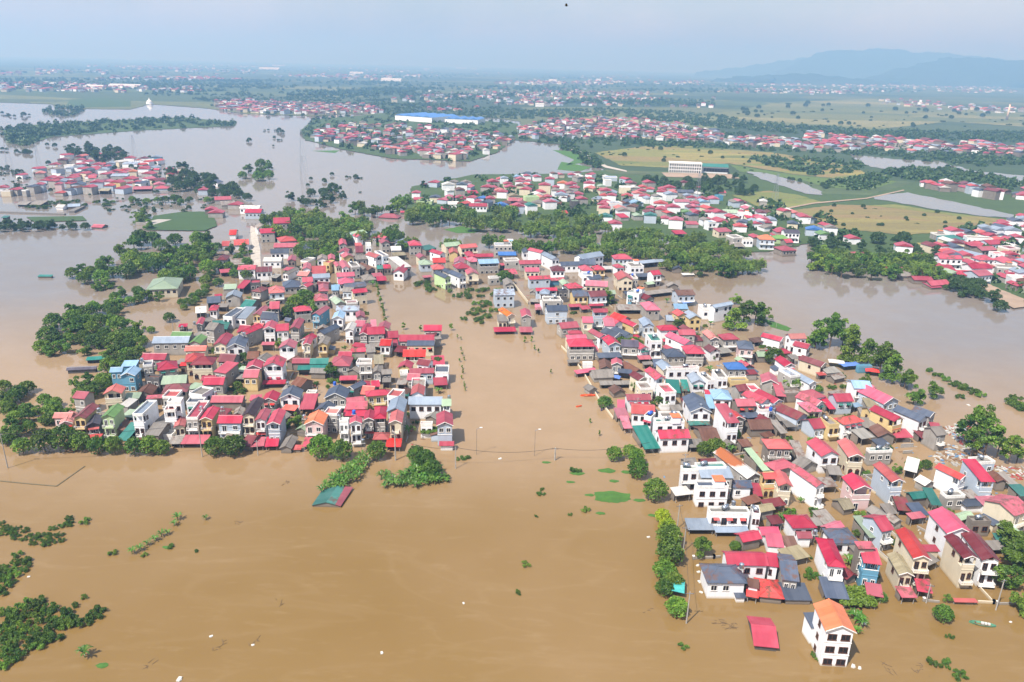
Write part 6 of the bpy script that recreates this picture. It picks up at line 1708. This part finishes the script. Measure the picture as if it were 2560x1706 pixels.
# the lone hall with a pale green hip roof in the west, the temple halls, works, school, chimney, pylons
def at_eave(x, y, z): return atd(x, y, z)
def special(name, pts, H, kind, rc, wc, label, cat, feats=''):
    a = [float(q) for q in pts.split()]; p = [atd(a[i], a[i+1], H) for i in (0, 2, 4)]; r = build_house(p[0], p[1], p[2], H, kind, rc, wc, feats, '', dist=400); RECS.pop(); r.name = name; tag(r, label, cat); return r
special('hall', '337 664 407 664 420 640', 5, 'h', 'E', 'c', 'lone cream hall with pale green hipped roof in the flooded western garden', 'hall')
special('temple_hall', '526 540 542 540 548 531', 3.4, 'w', 'O', 'w', 'rear temple hall with orange tiles and white ridges', 'temple', ); special('temple_hall', '508 566 526 565 532 556', 3.0, 'w', 'O', 'w', 'side temple hall with upswept orange tile roof', 'temple'); special('temple_hall', '538 564 572 563 571 553', 3.4, 'w', 'O', 'w', 'front temple hall, widest orange tiled roof by the lane', 'temple'); special('temple_hall', '455 572 488 571 488 565', 2.8, 'w', 'O', 'c', 'long low orange-roofed temple gallery under the trees', 'temple')
special('shelter', '85 636 118 636 118 633', 1.0, 's', 'G', 'k', 'tiny teal roof just above water in the north-west flood', 'shelter'); special('drowned_hut', '152 851 220 848 220 842', 1.6, 'w', 'D', 'd', 'dark drowned brick hut in the western water', 'hut'); special('shelter', '196 829 243 826 243 820', 1.6, 's', 'G', 'k', 'teal sheet roof poking from the western grove', 'shelter')
def school():
    A = atd(1537, 397); B = atd(1610, 400); C = atd(1672, 402); o = T('school_building', 'long white school with rows of dark windows and teal roof wing', 'school', A); d = (B-A); rz = math.atan2(d.y, d.x); L = d.length; o.rotation_euler[2] = rz
    b = MB(); b.box(0, L, 0, 14, 0, 10.6, wallmat('w')); b.build('main_block', o); b = MB(); b.box(-.6, L+.6, -.6, 14.6, 10.61, 11.2, TRIM); b.build('roof', o)
    for k in range(3):
        for i in range(14): q = MB(); w_ = L/14; q.box(i*w_+w_*.2, i*w_+w_*.8, -.15, -.01, 1.0+k*3.4, 3.0+k*3.4, GLASS); q.build('window', o)
    for i in range(15): q = MB(); q.box(i*L/14-.35, i*L/14+.35, -.9, -.16, 0, 10.6, TRIM); q.build('column', o)
    b = MB(); b.box(L, L+(C-B).length, 6, 26, 0, 7.48, wallmat('w')); b.build('side_wing', o); b = MB(); b.prism([(5, 7.5), (27, 7.5), (16, 10)], L-.5, L+(C-B).length+.8, roofmat('G'), 'x'); b.build('wing_roof', o)
    for i in range(9): q = MB(); q.box(L+3+i*(C-B).length/9.6, L+6+i*(C-B).length/9.6, 5.85, 5.99, 2, 6, GLASS); q.build('window', o)
school()
def works(x0, y0, x1, y1, dep, h, label, bays):
    A = atd(x0, y0); B = atd(x1, y1); o = T('factory_hall', label, 'factory', A, math.atan2((B-A).y, (B-A).x), 'blue-roofed factory halls'); L = (B-A).length
    b = MB(); b.box(0, L, 0, dep, 0, h-.02, wallmat('w')); b.build('wall', o)
    for i in range(bays):
        q = MB(); q.prism([(i*L/bays, h), ((i+1)*L/bays, h), ((i+.5)*L/bays, h+3.2)], -.5, dep+.5, BLUR, 'y'); q.build('roof', o)
BLUR = plain('blue_steel_roof', (74, 122, 184), .5)
works(908, 277, 992, 283, 85, 10, 'larger blue-roofed factory hall by the drowned shore', 4); works(1022, 284, 1098, 287, 55, 9, 'smaller blue-roofed factory hall east of the larger one', 4)
o = T('chimney', 'tall pale brickworks chimney in the eastern fields', 'chimney', atd(2313, 276)); b = MB(); b.tube((0, 0, 0), (0, 0, 40), 3.2, 1.7, plain('pale_brick', (214, 190, 170), .9), 14); b.build('shaft', o, True); b = MB(); b.tube((0, 0, 40), (0, 0, 41.2), 2.0, 2.0, BROWN, 14); b.build('rim', o)
GALV = plain('galvanised_steel', (150, 158, 166), .5, .3)
def pylon(x, y, h, label):
    o = T('pylon', label, 'pylon', atd(x, y), random.uniform(0, 1), 'power pylons in the flood'); b = MB(); w0 = h*.085
    c = [(sx*w0, sy*w0, -1) for sx, sy in ((-1, -1), (1, -1), (1, 1), (-1, 1))]; top = [(sx*.5, sy*.5, h) for sx, sy in ((-1, -1), (1, -1), (1, 1), (-1, 1))]
    for p, q in zip(c, top): b.tube(p, q, .11, .08, GALV, 4)
    for k in range(7):
        t0, t1 = k/7, (k+1)/7
        for i in range(4):
            p = Vector(c[i]).lerp(Vector(top[i]), t0); q = Vector(c[(i+1) % 4]).lerp(Vector(top[(i+1) % 4]), t1); b.tube(p, q, .05, .05, GALV, 4, False)
    b.build('lattice', o)
    for k, l in enumerate((5, 4.2, 3.4)): q = MB(); q.tube((-l, 0, h*(.78+.09*k)), (l, 0, h*(.78+.09*k)), .08, .08, GALV, 4); q.build('crossarm', o)
for i, (x, y, h) in enumerate(((697, 388, 40), (697, 422, 26), (26, 404, 36), (92, 396, 26), (312, 376, 30), (1600, 450+24, 28), (1780, 462, 24))):
    pylon(x, y, h, 'lattice power pylon, %s across the northern water' % ORD[i])
o = T('water_tower', 'white domed tower on the far northern shore', 'tower', atd(344, 240)); b = MB(); b.tube((0, 0, 0), (0, 0, 5), 8, 7, wallmat('w'), 16); b.build('base', o); b = MB()
for k in range(6): b.tube((0, 0, 5+k*1.1), (0, 0, 6.1+k*1.1), 6.5*math.cos(k/6*1.5), 6.5*math.cos((k+1)/6*1.5)+.2, TRIM, 16)
b.build('dome', o); b = MB(); b.tube((0, 0, 11.4), (0, 0, 15), 1.3, .8, TRIM, 10); b.build('lantern', o)
o = T('radio_mast', 'thin radio mast on the far western horizon', 'mast', atd(362, 136)); b = MB(); b.tube((0, 0, 0), (0, 0, 60), 4, 1.5, GALV, 6); b.build('shaft', o)
# drowned yard walls in the north-west
wall_run('causeway', 'dark low causeway strip in the north-west flood', '0 489 150 494', .9, plain('old_concrete', (112, 108, 104), .9), 2.2, False, 'causeway')
wall_run('causeway', 'sloping grey ramp roof beside the causeway', '165 490 190 478', 1.6, plain('old_concrete', (140, 136, 132), .9), 4, False, 'ramp')
b = MB(); b.add([(-8, -10, .5), (4, -10, .5), (9, 10, .55), (-1, 10, .55)], [(0, 1, 2, 3)], CONC); b.box(-7, 1, -11, -9.5, -1, 2.0, wallmat('g')); simple('quay', b, 'pale concrete quay slab beside the green crop field', 'quay', atd(352, 512))
# people on the courtyard landing
def person(px, py, z, rz, shirt, trousers, label):
    p = at(px, py, z); o = empty('person', (p.x, p.y, z), rz); tag(o, label, 'person', 'people on the courtyard landing')
    J = [(0, 0, .92, .15), (0, 0, 1.16, .14), (0, 0, 1.38, .17), (0, 0, 1.5, .06), (0, -.01, 1.6, .1), (0, 0, 1.7, .085), (-.1, 0, .85, .1), (-.11, -.02, .48, .075), (-.12, .02, .08, .05), (-.12, -.12, .04, .045), (.1, 0, .85, .1), (.12, .03, .48, .075), (.13, .04, .08, .05), (.13, -.1, .04, .045),
         (-.19, 0, 1.38, .065), (-.25, .02, 1.1, .05), (-.24, -.08, .85, .038), (-.24, -.11, .76, .035), (.19, 0, 1.38, .065), (.26, 0, 1.1, .05), (.25, -.12, .88, .038), (.25, -.16, .8, .035)]
    E = [(0, 1), (1, 2), (2, 3), (3, 4), (4, 5), (0, 6), (6, 7), (7, 8), (8, 9), (0, 10), (10, 11), (11, 12), (12, 13), (2, 14), (14, 15), (15, 16), (16, 17), (2, 18), (18, 19), (19, 20), (20, 21)]
    me = bpy.data.meshes.new('body'); me.from_pydata([j[:3] for j in J], E, []); bo = put('body', me, o); sk = bo.modifiers.new('skin', 'SKIN'); bo.modifiers.new('smooth', 'SUBSURF').levels = 1
    for v, j in zip(me.skin_vertices[0].data, J): v.radius = (j[3], j[3]*.8)
    me.skin_vertices[0].data[0].use_root = True; me.materials.append(plain('skin', (196, 144, 112), .6))
    for nm, z0, z1, rr, mt in (('shirt', .92, 1.44, .215, shirt), ('trousers', .12, .95, .2, trousers)):
        b = MB()
        if nm == 'shirt': b.tube((0, 0, z0), (0, 0, z1-.12), .19, .23, mt, 10); b.tube((0, 0, z1-.12), (0, 0, z1), .23, .12, mt, 10); b.tube((-.2, 0, 1.39), (-.26, .01, 1.14), .09, .075, mt, 8); b.tube((.2, 0, 1.39), (.27, .0, 1.14), .09, .075, mt, 8)
        else: b.tube((0, 0, .82), (0, 0, .97), .19, .19, mt, 10); b.tube((-.1, 0, .88), (-.12, .0, z0), .12, .08, mt, 8); b.tube((.1, 0, .88), (.13, .03, z0), .12, .08, mt, 8)
        b.build(nm, o)
    b = MB(); b.tube((0, .015, 1.62), (0, .02, 1.79), .115, .07, plain('dark_hair', (28, 24, 22), .7), 9); b.build('hair', o)
DC = plain('dark_cloth', (52, 46, 56), .9); MC = plain('maroon_cloth', (112, 44, 52), .9); GC = plain('grey_cloth', (120, 122, 130), .9)
person(783, 972, 1.27, .3, DC, GC, 'person in dark shirt at the west end of the courtyard landing'); person(788.5, 972.5, 1.27, -.4, MC, DC, 'person in maroon shirt standing mid landing by the courtyard pool'); person(794, 976, 1.27, 1.2, GC, DC, 'person in grey shirt at the east end of the courtyard landing')
# a bird high over the water
o = empty('bird', tuple(CP+ray(1416, 15)*70)); b = MB(); b.prism([(-.18, 0), (0, .05), (.2, 0), (0, -.05)], -.05, .05, plain('dark_plumage', (30, 28, 28), .8), 'y'); bd = b.build('body', o)
for s in (-1, 1): b = MB(); b.add([(-.08, s*.04, 0), (.1, s*.04, 0), (.02, s*.42, .16), (-.1, s*.4, .15), (-.08, s*.04, .015), (.1, s*.04, .015), (.02, s*.42, .17), (-.1, s*.4, .165)], [(3, 2, 1, 0), (4, 5, 6, 7), (0, 1, 5, 4), (1, 2, 6, 5), (2, 3, 7, 6), (3, 0, 4, 7)], plain('dark_plumage', (30, 28, 28), .8)); b.build('wing', o)
tag(o, 'small dark bird flying high in the empty sky', 'bird')
# ---------------------------------------------------------------- labels: what sets each building apart
FORM = {'g': 'gabled', 'w': 'ridged', 'h': 'hipped', 'f': 'flat', 's': 'lean-to'}
LM = []
for r in RECS:
    if r['note']:
        full, _, short = r['note'].partition(';'); r['label'] = full.strip(); LM.append((short.strip() or full.strip(), r['c'], r))
LM += [('temple', atd(555, 560).xy, None), ('white school', atd(1600, 400).xy, None), ('lone green-roofed hall', atd(375, 655).xy, None), ('blue factory halls', atd(1000, 285).xy, None)]
def sector(d):
    a = math.degrees(math.atan2(d.y, d.x))
    return 'right of' if -45 <= a < 45 else 'behind' if 45 <= a < 135 else 'in front of' if -135 <= a < -45 else 'left of'
def storeys(H): return 'single-storey' if H < 4.1 else 'two-storey' if H < 6.1 else 'three-storey' if H < 9 else 'four-storey'
def title(r):
    if r['shed']: return '%s %s %s shed' % ('low' if r['H'] < 2.3 else 'tall', ROOFC[r['rc']][1], FORM[r['kind']])
    return '%s %s house, %s %s roof' % (WALLC[r['wc']][1], storeys(r['H']), ROOFC[r['rc']][1], FORM[r['kind']])
def relate(items, get_title, used):
    # each item: nearest landmark, its side, and its turn among its likes on that side
    buckets = {}
    for r in items:
        best = sorted(LM, key=lambda l: (l[1]-r['c']).length if l[2] is not r else 1e9)[0]
        buckets.setdefault((get_title(r), best[0], sector(r['c']-best[1])), []).append(((best[1]-r['c']).length, r))
    for (t, l, s), v in buckets.items():
        v.sort(key=lambda q: q[0])
        for i, (_, r) in enumerate(v):
            w = '' if i == 0 else ORD[i]+' '
            r['label'] = '%s%s %s the %s' % (w, t, s, l)
relate([r for r in RECS if not r['note']], title, None)
for r in RECS:
    L = r['label'].split(); r['label'] = ' '.join(L[:16])
    near = 'houses of the eastern village' if r['c'].x > 45 and r['c'].y < 470 else 'houses of the western village' if r['c'].y < 520 else 'houses of the villages beyond the canal'
    tag(r['o'], r['label'], 'shed' if r['shed'] else 'house', near.replace('houses', 'sheds') if r['shed'] else near)
vt = [dict(o=o, c=c, k=nm) for (o, k, c, s, nm) in TREES if 'label' not in o]
relate(vt, lambda r: {'tree': V, 'shrub': 'leafy bush wedged between walls', 'banana_plant': 'banana plant between roofs'}[r['k']], None)
relate(YW, lambda r: 'low yard wall in brown water', None)
for r in YW: r['o']['label'] = r['label']
for r in vt: r['label'] = ' '.join(r['label'].replace('round green tree hemmed in by roofs', 'green tree among roofs').split()[:16]) if len(r['label'].split()) > 15 else r['label']
for r in vt: r['o']['label'] = r['label']
tk = [dict(o=t, c=Vector(t.location.xy)) for t, r in TANKS]
for q, (t, r) in zip(tk, TANKS): q['label'] = None
for q, (t, r) in zip(tk, TANKS):
    LM.append(('x', Vector((1e9, 1e9)), None))
relate(tk, lambda r: 'horizontal water drum on a flat roof', None)
for r in tk: r['o']['label'] = r['label']
